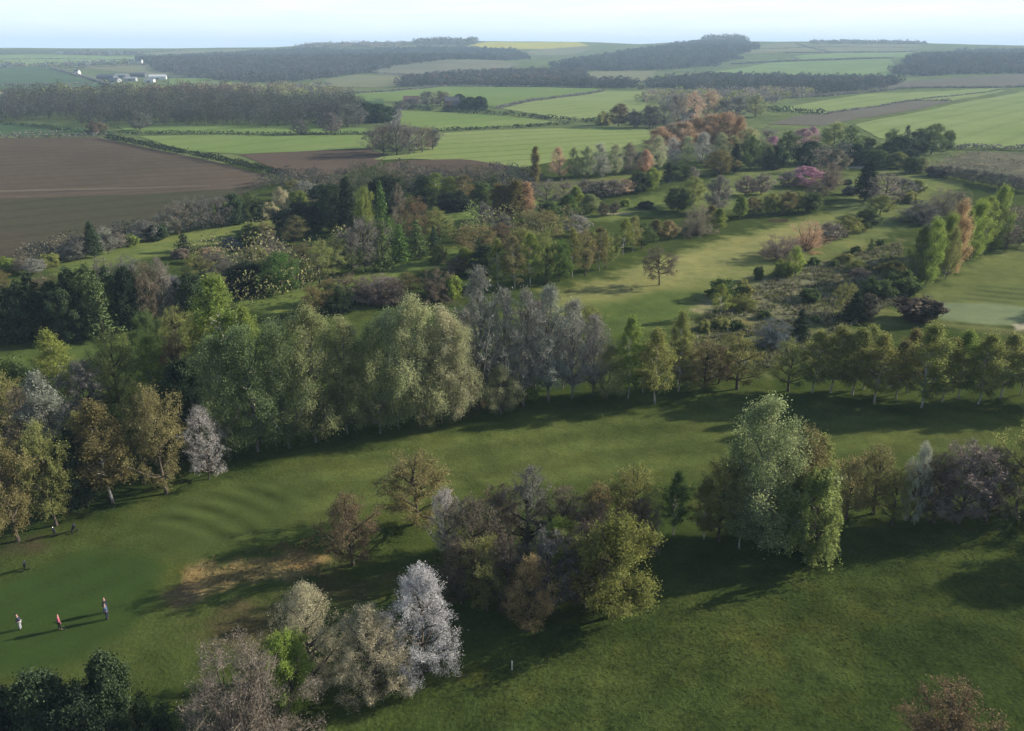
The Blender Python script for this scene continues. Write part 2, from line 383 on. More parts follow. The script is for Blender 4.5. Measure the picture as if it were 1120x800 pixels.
NOUN = {'broadleaf': ('broadleaf_tree', 'broadleaf tree', 'tree'), 'budding': ('budding_tree', 'budding tree', 'tree'), 'birch': ('birch_tree', 'birch', 'birch'), 'poplar': ('poplar_tree', 'poplar', 'poplar'),
        'tallround': ('poplar_tree', 'poplar', 'poplar'), 'lombardy': ('columnar_poplar', 'slim columnar poplar', 'poplar'), 'aspen': ('leafless_aspen', 'leafless aspen', 'bare tree'), 'bare': ('leafless_tree', 'leafless tree', 'bare tree'), 'oak': ('oak_tree', 'spreading oak', 'oak'),
        'blossom': ('blossom_tree', 'blossom tree', 'blossom tree'), 'sparse': ('blossom_tree', 'blossom tree', 'blossom tree'), 'bush': ('bush', 'rounded bush', 'bush'), 'twiggy': ('twiggy_shrub', 'twiggy shrub', 'shrub'), 'evergreen': ('evergreen_tree', 'evergreen', 'evergreen'),
        'vase': ('many_stemmed_shrub', 'fan-shaped shrub', 'shrub'), 'willow': ('weeping_willow', 'weeping willow', 'willow'), 'conifer': ('conifer_tree', 'spiky conifer', 'conifer'), 'leylandii': ('cypress_tree', 'dense cypress', 'conifer')}
ORD = 'first second third fourth fifth sixth seventh eighth ninth tenth eleventh twelfth thirteenth fourteenth fifteenth sixteenth'.split()
for k, f in dict(ol=1.2, obr=1.2, mg=1.25, dk=1.2, bdk=1.1, br=1.25, dbr=1.2, mv=1.2, dgy=1.2, yg=1.2, gr=1.15, yo=1.25, sol=1.3, syg=1.3, stn=1.2, smv=1.2, gy=1.2, lm=1.15).items():
    PAL[k] = (tuple(c * f for c in PAL[k][0]), PAL[k][1])
N_TREES = 0
def plant(kind, x, yb, yt, w, col, var=None):
    global N_TREES
    p = at(x, yb); mh, mv = px_m(p, yb)
    h = (yb - yt) * mv; wd = w * mh
    hp = yb - yt
    if hp < 62: wd *= 1.17; h *= 1.06
    lod = 0 if hp > 62 else 1 if hp > 26 else 2
    v = (N_TREES % (3 if lod else 3)) if var is None else var
    me, trunk, rad, top = proto(kind, lod, v)
    name = NOUN[kind][0]; c = np.array(PAL[col][0]) * rng.uniform(.9, 1.1) * rng.uniform(.95, 1.05, 3)
    if trunk is None:
        root = link(name, me); root.color = (*c, 1)
    else:
        root = empty(name, (0, 0, 0)); link('trunk', trunk, None, root); cr = link('crown', me, None, root); cr.color = (*c, 1)
    root.location = p; root.rotation_euler = (0, 0, rng.uniform(0, 6.283)); root.scale = (wd / (2 * rad),) * 2 + (h / top,)
    N_TREES += 1
    return root
def cluster(place, end, group, rows):
    """rows: kind, x, base y, top y, width, colour.  Labels count same-looking neighbours along the place from its END."""
    looks = {}
    made = []
    for k, x, yb, yt, w, c, *lk in rows:
        o = plant(k, x, yb, yt, w, c); look = lk[0] if lk else f'{PAL[c][1]} {NOUN[k][1]}'
        made.append((x, look, o, k)); looks.setdefault(look, []).append((x, o))
    for look, lst in looks.items():
        lst.sort(key=lambda t: t[0])
        for i, (x, o) in enumerate(lst):
            o['label'] = f'{look} standing in {place}' if len(lst) == 1 else f'{ORD[i]} {look} of {place}, from {end}'
    for x, look, o, k in made: o['category'] = NOUN[k][2]; o['group'] = group
def single(k, x, yb, yt, w, c, label, group=None):
    o = plant(k, x, yb, yt, w, c); tag(o, label, NOUN[k][2], group); return o

# ------------------------------------------------------------------ the golf course ground
def wpoly(pts): return np.array([at(*p)[:2] for p in pts])
def inside(poly, X, Y):
    c = np.zeros(X.shape, bool); n = len(poly)
    for i in range(n):
        x0, y0 = poly[i]; x1, y1 = poly[(i + 1) % n]
        if y0 == y1: continue
        m = ((y0 > Y) != (y1 > Y)) & (X < (x1 - x0) * (Y - y0) / (y1 - y0) + x0)
        c ^= m
    return c
def edge_dist(poly, X, Y):
    d = np.full(X.shape, 1e9); n = len(poly)
    for i in range(n):
        a = poly[i]; b = poly[(i + 1) % n]; e = b - a; L = (e @ e) + 1e-9
        t = np.clip(((X - a[0]) * e[0] + (Y - a[1]) * e[1]) / L, 0, 1)
        d = np.minimum(d, np.hypot(X - a[0] - t * e[0], Y - a[1] - t * e[1]))
    return d
def vnoise(X, Y, s, seed):
    g = np.random.default_rng(seed); out = 0
    for k in range(3):
        a = g.uniform(0, 6.28); ph = g.uniform(0, 6.28, 2); f = 2.0 ** k / s
        u = X * math.cos(a) + Y * math.sin(a); v = -X * math.sin(a) + Y * math.cos(a)
        out = out + np.sin(u * f * 2.1 + ph[0] + 1.7 * np.sin(v * f * 1.3)) * np.sin(v * f * 1.9 + ph[1] + 1.3 * np.sin(u * f * 1.7)) / 1.6 ** k
    return out

azs = np.concatenate([np.arange(-180, -40, 5.0), np.arange(-40, 40, .11), np.arange(40, 180, 5.0)])
ds = [1.5]
while ds[-1] < 11000:
    d = ds[-1]; ds.append(d + max(.2, d * (.0048 if d < 320 else .008 if d < 800 else .014)) * (4 if d < 40 else 1))
ds = np.array(ds)
AZ, DD = np.meshgrid(np.radians(azs), ds); X = DD * np.sin(AZ); Y = DD * np.cos(AZ)
rough = np.array([.048, .067, .017]); fairway = np.array([.07, .09, .026]); dark_rough = np.array([.036, .05, .016])
C = np.empty(X.shape + (3,)); C[:] = rough; C[DD > 430] = (.105, .135, .05)
n_a = vnoise(X, Y, 40, 1); n_b = vnoise(X, Y, 11, 2); n_c = vnoise(X, Y, 3.2, 3)
ROUGHNESS = np.full(X.shape, .6)
near = DD < 1100
def zone(pts, col, soft=2.0, ripple=0.0, shade=None, rough_=None):
    global C
    poly = wpoly(pts)
    lo = poly.min(0) - 30; hi = poly.max(0) + 30
    m = near & (X > lo[0]) & (X < hi[0]) & (Y > lo[1]) & (Y < hi[1])
    xs, ys = X[m], Y[m]
    sd = np.where(inside(poly, xs, ys), 1, -1) * edge_dist(poly, xs, ys)
    sd = sd + ripple * (n_b[m] * .6 + n_c[m] * .4)
    w = np.clip(.5 + sd / (2 * soft), 0, 1)[:, None]; w = w * w * (3 - 2 * w)
    c = np.asarray(col)[None] * np.ones((len(xs), 1))
    if shade is not None: c = c * shade(xs, ys)[:, None]
    C[m] = C[m] * (1 - w) + c * w
    if rough_ is not None: ROUGHNESS[m] = ROUGHNESS[m] * (1 - w[:, 0]) + rough_ * w[:, 0]
def bands(px0, px1, width, amp):
    a, b = at(*px0)[:2], at(*px1)[:2]; u = (b - a) / np.linalg.norm(b - a)
    return lambda x, y: 1 + amp * np.tanh(2.5 * np.sin(((x - a[0]) * u[0] + (y - a[1]) * u[1] + .8 * np.sin(x / 9) * np.sin(y / 13)) * math.pi / width))
def rings(px, width, amp):
    a = at(*px)[:2]
    return lambda x, y: 1 + amp * np.clip(.75 + .5 * vnoise(x, y, 7, 77), .1, 1.4) * np.sin((np.hypot(x - a[0], (y - a[1])) + .6 * np.sin(x / 6)) * math.pi / width)
# foreground long grass
zone([(330, 830), (480, 735), (600, 690), (760, 650), (900, 610), (1140, 555), (1300, 560), (1300, 1200), (300, 1200)], (.039, .057, .0145), 3, 2, rough_=1.0)
zone([(640, 720), (860, 640), (1050, 590), (1150, 580), (1150, 640), (900, 720), (740, 780)], (.045, .061, .0155), 6, 5)
# first fairway and its green
zone([(-80, 640), (60, 585), (150, 545), (260, 505), (400, 480), (520, 465), (640, 445), (760, 425), (880, 430), (1160, 445), (1200, 500), (1000, 520), (860, 545), (520, 545), (400, 590), (330, 640), (280, 690), (200, 740), (100, 760), (-80, 760)], (.061, .081, .021), 5, 3, rough_=.55)
zone([(170, 560), (300, 515), (480, 478), (640, 462), (800, 440), (1120, 462), (1130, 485), (920, 500), (780, 520), (520, 528), (400, 555), (320, 590), (215, 600)], (.08, .1, .028), 3, 1.5, bands((560, 470), (600, 540), 3.4, .10), .5)
zone([(150, 585), (185, 555), (300, 525), (335, 545), (300, 585), (240, 602), (190, 615)], (.06, .08, .022), 2.5, 1, rings((110, 650), 1.5, .3), .2)
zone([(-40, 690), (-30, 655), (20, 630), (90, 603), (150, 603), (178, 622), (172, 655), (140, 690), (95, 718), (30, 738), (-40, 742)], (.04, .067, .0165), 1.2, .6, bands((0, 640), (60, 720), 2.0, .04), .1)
zone([(0, 592), (40, 588), (45, 600), (0, 606)], (.075, .055, .035), 2, 1)
# worn tan mound and bare patches
zone([(201, 632), (222, 616), (262, 606), (345, 592), (352, 612), (338, 628), (290, 640), (222, 646)], (.185, .145, .06), .7, 1.6, rough_=.9)
zone([(178, 650), (200, 640), (212, 655), (192, 664)], (.095, .08, .042), .9, .9)
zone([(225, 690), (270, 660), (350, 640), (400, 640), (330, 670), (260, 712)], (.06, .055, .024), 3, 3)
# upper fairway
zone([(545, 350), (640, 312), (740, 275), (860, 243), (920, 228), (970, 228), (960, 255), (900, 285), (800, 318), (720, 345), (640, 352)], (.155, .17, .055), 4, 3, bands((640, 320), (700, 345), 7, .05), .3)
zone([(600, 322), (720, 290), (800, 262), (880, 246), (905, 250), (850, 278), (760, 308), (660, 330)], (.2, .2, .073), 5, 3)
zone([(640, 335), (720, 320), (770, 318), (760, 350), (690, 366), (640, 360)], (.075, .105, .028), 4, 2)
# wider course strips between the belts
zone([(60, 292), (160, 262), (240, 247), (305, 235), (306, 246), (240, 268), (150, 285), (70, 300)], (.125, .155, .044), 3, 2)
zone([(0, 392), (0, 372), (70, 362), (160, 350), (160, 368), (100, 396), (0, 410)], (.075, .105, .028), 3, 2, bands((40, 370), (60, 395), 5, .06))
zone([(270, 330), (330, 312), (480, 272), (520, 265), (500, 285), (420, 305), (300, 345)], (.11, .145, .038), 3, 2)
zone([(480, 240), (540, 222), (620, 215), (620, 222), (520, 245), (490, 252)], (.115, .155, .042), 3, 2)
zone([(620, 245), (680, 222), (740, 205), (760, 205), (750, 225), (690, 240)], (.12, .15, .042), 4, 2)
zone([(580, 202), (650, 193), (740, 185), (780, 180), (780, 190), (690, 200), (600, 215)], (.11, .13, .04), 4, 2)
zone([(760, 205), (850, 175), (900, 178), (890, 200), (820, 230), (760, 235)], (.125, .15, .05), 4, 2)
zone([(920, 190), (960, 185), (1060, 200), (1000, 235), (960, 262), (900, 290), (880, 280), (920, 245)], (.125, .15, .05), 4, 3)
# far side of the course, grey tussocky meadow
zone([(1000, 188), (1060, 165), (1180, 170), (1180, 205), (1080, 190)], (.125, .12, .08), 5, 6, rough_=1.)
zone([(745, 425), (745, 360), (790, 335), (850, 300), (930, 275), (985, 262), (990, 330), (940, 355), (900, 370), (860, 400)], (.095, .105, .04), 4, 4, rough_=1.)
zone([(770, 330), (860, 300), (940, 282), (985, 285), (960, 310), (880, 345), (800, 350)], (.15, .148, .08), 5, 5, rough_=1.)
# fairway and pale green by the lime poplars
zone([(945, 360), (990, 330), (1060, 288), (1130, 262), (1200, 250), (1200, 345), (1120, 352), (1020, 352)], (.12, .14, .046), 3, 2, None, .3)
zone([(1040, 330), (1070, 312), (1180, 318), (1180, 335)], (.1, .12, .042), 2, 1, bands((1080, 315), (1083, 330), 2.2, .16), .2)
zone([(1012, 340), (1030, 331), (1090, 332), (1160, 340), (1160, 358), (1080, 355), (1030, 350)], (.155, .185, .095), 1.2, .5, None, .1)
zone([(1010, 352), (1060, 355), (1130, 362), (1130, 370), (1050, 362)], (.10, .11, .04), 1.5, 1, bands((1040, 355), (1046, 366), 2.2, .15))
for pts in ([(1108, 355), (1124, 353), (1128, 360), (1112, 362)], [(925, 183), (945, 182), (945, 184.5), (926, 185)], [(908, 178), (935, 176), (936, 179), (910, 180)], [(730, 197.2), (744, 196.6), (744, 198.4), (731, 198.8)], [(655, 233.5), (690, 233), (690, 234.6), (656, 235)]):
    zone(pts, (.3, .27, .18), .5, .2, None, .3)
zone([(836, 242), (845, 240), (862, 240), (862, 243), (848, 244)], (.05, .04, .025), .5, .3)
zone([(244, 266), (246, 262), (258, 262), (258, 265.5)], (.35, .36, .36), .4, .1, None, 0)
C *= (1 + (.13 * n_a + .10 * n_b + .06 * n_c)[..., None] * np.array([1.25, 1, 1]) * np.clip(ROUGHNESS + .25, .3, 1.2)[..., None])
nr, nc = X.shape
idx = np.arange(nr * nc).reshape(nr, nc); nxt = np.roll(idx, -1, 1)
Fq = np.stack([idx[:-1], nxt[:-1], nxt[1:], idx[1:]], -1).reshape(-1, 4)[:, ::-1]
Z = T(X, Y)
Vv = np.stack([X, Y, Z], -1).reshape(-1, 3)
Vv = np.concatenate([Vv, [[0, 0, float(T(0, 0))]]])
Ft = np.stack([idx[0], np.full(nc, nr * nc), nxt[0]], -1)
g_me = mesh_np('ground', Vv, Fq, Ft[:, ::-1], smooth=True)
ca = g_me.attributes.new('col', 'FLOAT_COLOR', 'POINT'); cc = np.ones((len(Vv), 4), np.float32); cc[:-1, :3] = np.clip(C, 0, 1).reshape(-1, 3); cc[-1, :3] = rough
ca.data.foreach_set('color', cc.ravel())
ra = g_me.attributes.new('coarse', 'FLOAT', 'POINT'); rr_ = np.full(len(Vv), .6, np.float32); rr_[:-1] = ROUGHNESS.ravel(); ra.data.foreach_set('value', rr_)
def mat_ground():
    m, nt, out = new_mat('course_grass')
    a = nd(nt, 'ShaderNodeAttribute', attribute_name='col'); k = nd(nt, 'ShaderNodeAttribute', attribute_name='coarse')
    tc = nt.nodes.new('ShaderNodeTexCoord'); co = tc.outputs['Object']
    n1 = noise(nt, co, .35, 4, .6); n2 = noise(nt, co, 2.6, 4, .7); n3 = noise(nt, co, .06, 3, .6)
    s = math_n(nt, 'ADD', math_n(nt, 'MULTIPLY', math_n(nt, 'SUBTRACT', n1, .5), 1.1), math_n(nt, 'MULTIPLY', math_n(nt, 'SUBTRACT', n2, .5), 1.5))
    s = math_n(nt, 'MULTIPLY', s, math_n(nt, 'MULTIPLY_ADD', k.outputs['Fac'], 1.0, .22))
    s = math_n(nt, 'ADD', math_n(nt, 'ADD', s, 1.0), math_n(nt, 'MULTIPLY', math_n(nt, 'SUBTRACT', n3, .5), .5))
    c = scale_c(nt, a.outputs['Color'], math_n(nt, 'MAXIMUM', s, .25))
    n4 = noise(nt, co, .12, 4, .65)
    dry = math_n(nt, 'MULTIPLY', math_n(nt, 'MULTIPLY', math_n(nt, 'MAXIMUM', math_n(nt, 'SUBTRACT', n4, .52), 0.0), 4.0), k.outputs['Fac'])
    c = mixc(nt, math_n(nt, 'MINIMUM', dry, .75), c, mixc(nt, 1.0, c, (1.45, 1.08, .95), 'MULTIPLY'))
    d = nt.nodes.new('ShaderNodeBsdfDiffuse'); nt.links.new(c, d.inputs[0])
    b = nt.nodes.new('ShaderNodeBump'); b.inputs['Distance'].default_value = .25
    nt.links.new(math_n(nt, 'MULTIPLY_ADD', k.outputs['Fac'], .55, .08), b.inputs['Strength'])
    nt.links.new(math_n(nt, 'ADD', n2, math_n(nt, 'MULTIPLY', n1, 1.5)), b.inputs['Height']); nt.links.new(b.outputs[0], d.inputs['Normal'])
    nt.links.new(d.outputs[0], out.inputs[0]); return m
ground = link('ground', g_me, mat_ground()); tag(ground, 'rolling grass ground of the golf course with mown fairways', kind='structure')

# ------------------------------------------------------------------ fields: sheets laid on the terrain
def mat_field(name, c1, c2, line=None, lw=24.0, lamp=.12, big=.012):
    m, nt, out = new_mat(name)
    tc = nt.nodes.new('ShaderNodeTexCoord'); co = tc.outputs['Object']
    mp = nd(nt, 'ShaderNodeMapping'); mp.inputs['Scale'].default_value = (1, 1, 0); nt.links.new(co, mp.inputs[0])
    n1 = noise(nt, mp.outputs[0], big, 4, .6); n2 = noise(nt, mp.outputs[0], .25, 3, .6); n3 = noise(nt, mp.outputs[0], .05, 3, .6)
    f = math_n(nt, 'ADD', math_n(nt, 'MULTIPLY_ADD', math_n(nt, 'SUBTRACT', n1, .5), 4.0, .5), math_n(nt, 'MULTIPLY', math_n(nt, 'SUBTRACT', n3, .5), .7))
    r = nt.nodes.new('ShaderNodeClamp'); nt.links.new(f, r.inputs[0])
    c = mixc(nt, r.outputs[0], c1, c2)
    s = math_n(nt, 'MULTIPLY_ADD', math_n(nt, 'SUBTRACT', n2, .5), .5, 1.0)
    if line is not None:
        a, b = at(*line[0])[:2], at(*line[1])[:2]; u = (b - a) / np.linalg.norm(b - a)
        dt = nt.nodes.new('ShaderNodeVectorMath'); dt.operation = 'DOT_PRODUCT'; nt.links.new(mp.outputs[0], dt.inputs[0]); dt.inputs[1].default_value = (-u[1], u[0], 0)
        w = math_n(nt, 'MULTIPLY', math_n(nt, 'ADD', dt.outputs['Value'], math_n(nt, 'MULTIPLY', n1, 6.0)), 2 * math.pi / lw)
        p = math_n(nt, 'POWER', math_n(nt, 'MULTIPLY_ADD', math_n(nt, 'SINE', w), .5, .5), 6.0)
        p = math_n(nt, 'MULTIPLY', p, math_n(nt, 'MULTIPLY_ADD', n3, 1.2, .3))
        s = math_n(nt, 'SUBTRACT', s, math_n(nt, 'MULTIPLY', p, lamp))
    d = nt.nodes.new('ShaderNodeBsdfDiffuse'); nt.links.new(scale_c(nt, c, s), d.inputs[0]); nt.links.new(d.outputs[0], out.inputs[0])
    return m
def dens(poly, step):
    out = []
    for i in range(len(poly)):
        a, b = poly[i], poly[(i + 1) % len(poly)]; n = max(1, int(np.linalg.norm(b - a) / step))
        for k in range(n): out.append(a + (b - a) * k / n)
    return np.array(out)
def sheet(name, pts, mat, label, layer=1, wob=0.0):
    poly = wpoly(pts)
    dmin = np.hypot(*poly.T).min(); step = max(5.0, dmin * .012)
    b = dens(poly, step)
    if wob: b = b + np.stack([vnoise(b[:, 0], b[:, 1], 40, 11), vnoise(b[:, 0], b[:, 1], 40, 12)], 1) * wob
    lo, hi = b.min(0), b.max(0); st = max(step * 1.2, (hi - lo).max() / 130)
    gx, gy = np.meshgrid(np.arange(lo[0], hi[0], st), np.arange(lo[1], hi[1], st)); gx = gx.ravel(); gy = gy.ravel()
    m = inside(b, gx, gy) & (edge_dist(b, gx, gy) > st * .5)
    vs = [Vector(p) for p in b] + [Vector((x, y)) for x, y in zip(gx[m], gy[m])]
    n = len(b)
    v2, _, f2, *_ = delaunay_2d_cdt(vs, [(i, (i + 1) % n) for i in range(n)], [], 1, 1e-4)
    v2 = np.array([tuple(v) for v in v2]); d = np.hypot(*v2.T)
    z = T(v2[:, 0], v2[:, 1]) + .04 + d * 3.2e-4 * layer
    me = mesh_np(name, np.column_stack([v2, z]), None, np.array([f if len(f) == 3 else f[:3] for f in f2]), smooth=True)
    nrm = np.empty(len(me.polygons) * 3, np.float32); me.polygons.foreach_get('normal', nrm)
    if nrm[2::3].mean() < 0: me.flip_normals()
    o = link(name, me, mat); tag(o, label, kind='structure'); return o
MF = mat_field
f_bright = MF('young_wheat', (.175, .225, .07), (.21, .25, .09), ((450, 160), (690, 148)), 22, .22)
f_bright2 = MF('young_barley', (.18, .23, .08), (.215, .26, .1), ((960, 150), (1120, 115)), 26, .14)
f_mid = MF('pasture', (.125, .185, .055), (.15, .205, .065))
f_mid2 = MF('meadow_grass', (.14, .2, .058), (.17, .22, .072), ((560, 125), (730, 110)), 30, .1)
f_teal = MF('winter_crop', (.055, .095, .045), (.07, .11, .05))
f_brown = MF('ploughed_soil', (.112, .084, .06), (.082, .064, .045), ((0, 215), (250, 200)), 14, .15, .006)
f_olive = MF('harrowed_soil', (.075, .062, .042), (.062, .062, .036), ((0, 230), (150, 215)), 18, .15, .008)
f_soil2 = MF('drilled_soil', (.105, .075, .055), (.085, .062, .045))
f_pale = MF('bare_chalky_field', (.17, .165, .115), (.14, .145, .095))
f_grey = MF('fallow_field', (.12, .11, .085), (.14, .13, .10))
f_straw = MF('dry_grass_field', (.19, .18, .10), (.15, .165, .085))
f_rape = MF('rape_in_flower', (.42, .38, .05), (.34, .33, .06))
f_hill = MF('hill_pasture', (.18, .25, .09), (.15, .21, .08))
f_track = MF('chalk_track', (.15, .12, .09), (.12, .10, .07))
S = sheet
S('ploughed_field', [(-80, 153), (105, 150), (128, 155), (190, 168), (250, 181), (310, 197), (255, 207), (150, 213), (-80, 219)], f_brown, 'big brown ploughed field behind the dark hedge')
S('harrowed_field', [(-80, 219), (150, 213), (255, 207), (300, 200), (270, 212), (200, 238), (100, 272), (60, 286), (-80, 300)], f_olive, 'dull olive brown field below the ploughed one')
S('field_track', [(-80, 211), (60, 207.5), (230, 203.5), (230, 204.8), (60, 209.5), (-80, 213.5)], f_track, 'faint pale track across the ploughed field', 2, .8)
S('wheat_field', [(150, 149.5), (300, 148), (408, 147.5), (402, 163), (330, 166), (262, 169), (200, 165)], f_mid2, 'bright green strip field beside the long hedge')
S('drilled_field', [(262, 169.5), (330, 166), (402, 163.5), (425, 170), (410, 182), (380, 190), (325, 195)], f_soil2, 'reddish brown drilled field below the green strip')
S('pasture_field', [(-80, 136), (20, 135), (110, 143), (130, 147), (-80, 150)], f_teal, 'dull green field before the beech wood')
S('pasture_field', [(130, 139), (250, 137.5), (400, 140.5), (405, 146), (280, 147), (140, 146)], f_mid, 'thin pale green strip along the beech wood')
S('wheat_field', [(405, 176), (470, 157), (480, 146), (600, 141), (700, 138.5), (718, 148), (700, 158), (640, 172), (570, 184), (520, 177), (450, 174)], f_bright, 'wide bright wheat field with tractor lines')
S('drilled_field', [(415, 182), (452, 175), (500, 174), (548, 181), (560, 186), (530, 193), (430, 193)], f_soil2, 'brown soil patch in the corner of the wheat field', 2, 3)
S('pasture_field', [(436, 121.5), (480, 123), (580, 130), (610, 134), (560, 138), (480, 143), (438, 137)], f_mid2, 'green field between two dark hedges')
S('pasture_field', [(375, 104.5), (480, 95.5), (560, 95), (650, 97), (655, 100), (600, 108), (540, 117), (505, 113), (380, 110)], f_mid, 'smooth green field behind the farmhouse trees')
S('pasture_field', [(548, 119), (600, 109), (660, 100.5), (735, 99.5), (770, 108), (700, 122), (660, 131), (600, 129)], f_bright2, 'light green field sloping up behind the hedge')
S('pasture_field', [(20, 112), (420, 108), (420, 118), (370, 122), (200, 119), (20, 118)], f_teal, 'dull field hidden by the beech wood')
S('wheat_field', [(935, 137), (985, 127), (1040, 115), (1120, 100), (1200, 92), (1220, 165), (1120, 163), (1010, 161), (960, 151)], f_bright2, 'big bright barley field with tramlines')
S('fallow_field', [(840, 136), (880, 126), (1000, 111), (1042, 111.5), (985, 123), (900, 138)], f_grey, 'dull grey brown strip between bright fields')
S('barley_field', [(838, 121.5), (880, 114), (955, 103), (1100, 96.5), (1098, 100), (1042, 110.5), (1000, 110), (905, 124.5)], f_bright2, 'bright green field behind the short dark hedge')
S('fallow_field', [(925, 97), (985, 90), (1130, 79), (1250, 76), (1250, 90), (1105, 96), (1010, 97)], f_grey, 'dull grey fallow slope under the hillside wood')
S('hill_pasture', [(780, 79), (840, 69.5), (972, 64.5), (985, 84), (930, 85.5), (830, 83)], f_hill, 'green hill pasture above the dark wood')
S('hill_pasture', [(868, 62), (920, 58.5), (997, 57.5), (990, 63), (880, 66.5)], f_hill, 'upper green hill pasture')
S('hill_pasture', [(808, 53), (850, 47.5), (1000, 48), (1010, 53), (990, 57), (880, 57), (815, 60)], f_straw, 'pale patchwork field near the hilltop')
S('rape_field', [(512, 50), (535, 46.2), (632, 46.6), (645, 51), (590, 54.2), (530, 54)], f_rape, 'yellow rape field on the skyline')
S('straw_field', [(575, 57), (595, 53.6), (640, 51), (646, 54), (628, 60), (585, 61)], f_straw, 'straw coloured field below the yellow rape')
S('rape_field', [(395, 51), (430, 49), (510, 50), (520, 52.5), (450, 52.5)], f_straw, 'thin yellowish field on the skyline')
S('chalk_field', [(398, 79), (430, 70.5), (490, 65), (540, 66.5), (572, 71), (540, 78), (470, 84), (430, 83)], f_pale, 'pale mounded field between the hill woods')
S('chalk_field', [(355, 88), (390, 82), (470, 85), (480, 90), (420, 96), (360, 95)], f_straw, 'pale strip field before the hill wood')
S('hill_pasture', [(635, 84), (650, 78.5), (718, 77.5), (708, 90), (660, 93)], f_straw, 'pale green field in the valley gap')
S('hill_pasture', [(700, 56), (720, 49), (740, 47), (735, 60)], f_straw, 'thin pale field on the hill shoulder')
S('winter_field', [(-80, 75), (20, 74), (62, 75), (105, 91), (60, 93), (-80, 92)], f_teal, 'blue green field beside the farm lane')
S('winter_field', [(-80, 93.5), (60, 94), (108, 92.5), (135, 100), (60, 103), (-80, 103)], f_teal, 'lower blue green field beside the farm lane')
S('straw_field', [(75, 73), (160, 70.5), (175, 75), (240, 84), (180, 84), (120, 78)], f_straw, 'pale field behind the farm sheds')
S('straw_field', [(185, 92), (185, 86), (255, 84.5), (270, 92), (220, 97)], f_mid, 'green paddock beside the pale farm shed')
S('winter_field', [(-60, 62), (60, 60), (150, 63), (140, 69), (60, 72), (-60, 72)], f_hill, 'distant blue green hill field')
S('winter_field', [(-60, 55.5), (80, 55), (130, 57), (60, 60), (-60, 60.5)], f_teal, 'farthest blue green field')
S('straw_field', [(160, 57.5), (260, 54.5), (290, 56), (230, 60), (170, 62)], f_straw, 'farthest pale field beside the ridge wood')
f_road = MF('worn_tarmac', (.09, .085, .08), (.11, .105, .1))
S('farm_lane', [(58, 75), (60, 74.6), (100, 85), (135, 96.5), (131, 97), (96, 86)], f_road, 'narrow grey lane to the farm', 3)

# ------------------------------------------------------------------ woods (uncountable masses) and hedges
def clump_mesh(name, cen, rad, hgt, cols, per, leaf, trunk=None, flat=.5):
    """leafy clumps: for each crown centre (base point), PER blades in an ellipsoid of radius rad and height hgt"""
    n = len(cen); idx = np.repeat(np.arange(n), per); m = len(idx)
    v = rng.normal(size=(m, 3)); v /= np.linalg.norm(v, axis=1, keepdims=True); v *= rng.uniform(.55, 1.05, m)[:, None] ** .6
    c = cen[idx] + np.column_stack([v[:, 0] * rad[idx], v[:, 1] * rad[idx], hgt[idx] * (.56 + .46 * v[:, 2])])
    nrm = unit(rng.normal(size=(m, 3)) + .9 * v); a = unit(np.cross(nrm, rng.normal(size=(m, 3)))); b = np.cross(nrm, a)
    s = (leaf if np.isscalar(leaf) else leaf[idx]) * rng.uniform(.6, 1.3, m)
    if not np.isscalar(s): s = s[:, None]
    V = [np.stack([c - a * s, c - b * s * .7, c + a * s, c + b * s * .7], 1)]
    K = [cols[idx] * np.clip(rng.normal(1, .12, m), .5, 1.6)[:, None]]
    if trunk is not None:
        tw, tc = trunk
        p0 = cen; p1 = cen + np.column_stack([rng.normal(0, .6, n), rng.normal(0, .6, n), hgt * .8])
        for ang in (0, 1.57):
            sd = np.array([math.cos(ang), math.sin(ang), 0]) * tw
            V.append(np.stack([p0 - sd, p0 + sd, p1 + sd * .4, p1 - sd * .4], 1)); K.append(np.tile(tc, (n, 1)) * rng.uniform(.7, 1.3, n)[:, None])
    V = np.concatenate(V); K = np.concatenate(K)
    me = mesh_np(name, V.reshape(-1, 3), np.arange(len(V) * 4).reshape(-1, 4))
    at_ = me.attributes.new('col', 'FLOAT_COLOR', 'FACE'); at_.data.foreach_set('color', np.column_stack([K, np.ones(len(K))]).astype(np.float32).ravel())
    return me
def wood(pts, h, spacing, cols, per, leaf, label, name='wood', trunk=None, hvar=.24, seed=1):
    poly = wpoly(pts); lo, hi = poly.min(0), poly.max(0); g = np.random.default_rng(seed)
    gx, gy = np.meshgrid(np.arange(lo[0], hi[0], spacing), np.arange(lo[1], hi[1], spacing))
    gx = (gx + g.uniform(-.45, .45, gx.shape) * spacing).ravel(); gy = (gy + g.uniform(-.45, .45, gy.shape) * spacing).ravel()
    m = inside(poly, gx + spacing * 1.3 * vnoise(gx, gy, spacing * 3, seed + 50), gy + spacing * 2.0 * vnoise(gx, gy, spacing * 4, seed + 60)); gx, gy = gx[m], gy[m]; n = len(gx)
    cen = np.column_stack([gx, gy, T(gx, gy)]); nz = vnoise(gx, gy, spacing * 6, seed)
    hg = h * np.clip(g.normal(1, hvar, n) + .1 * nz, .5, 1.5); rd = spacing * g.uniform(.36, .72, n)
    pal = np.array([PAL[c][0] for c in cols]); pick = np.clip(((nz * .35 + .5) * len(cols) + g.normal(0, .7, n)).astype(int), 0, len(cols) - 1)
    cl = pal[pick] * g.uniform(.75, 1.25, n)[:, None]
    me = clump_mesh(name, cen, rd, hg, cl, per, leaf, trunk)
    o = link(name, me, M_WOOD); tag(o, label, kind='stuff'); return o
tk = (.22, (.10, .085, .075))
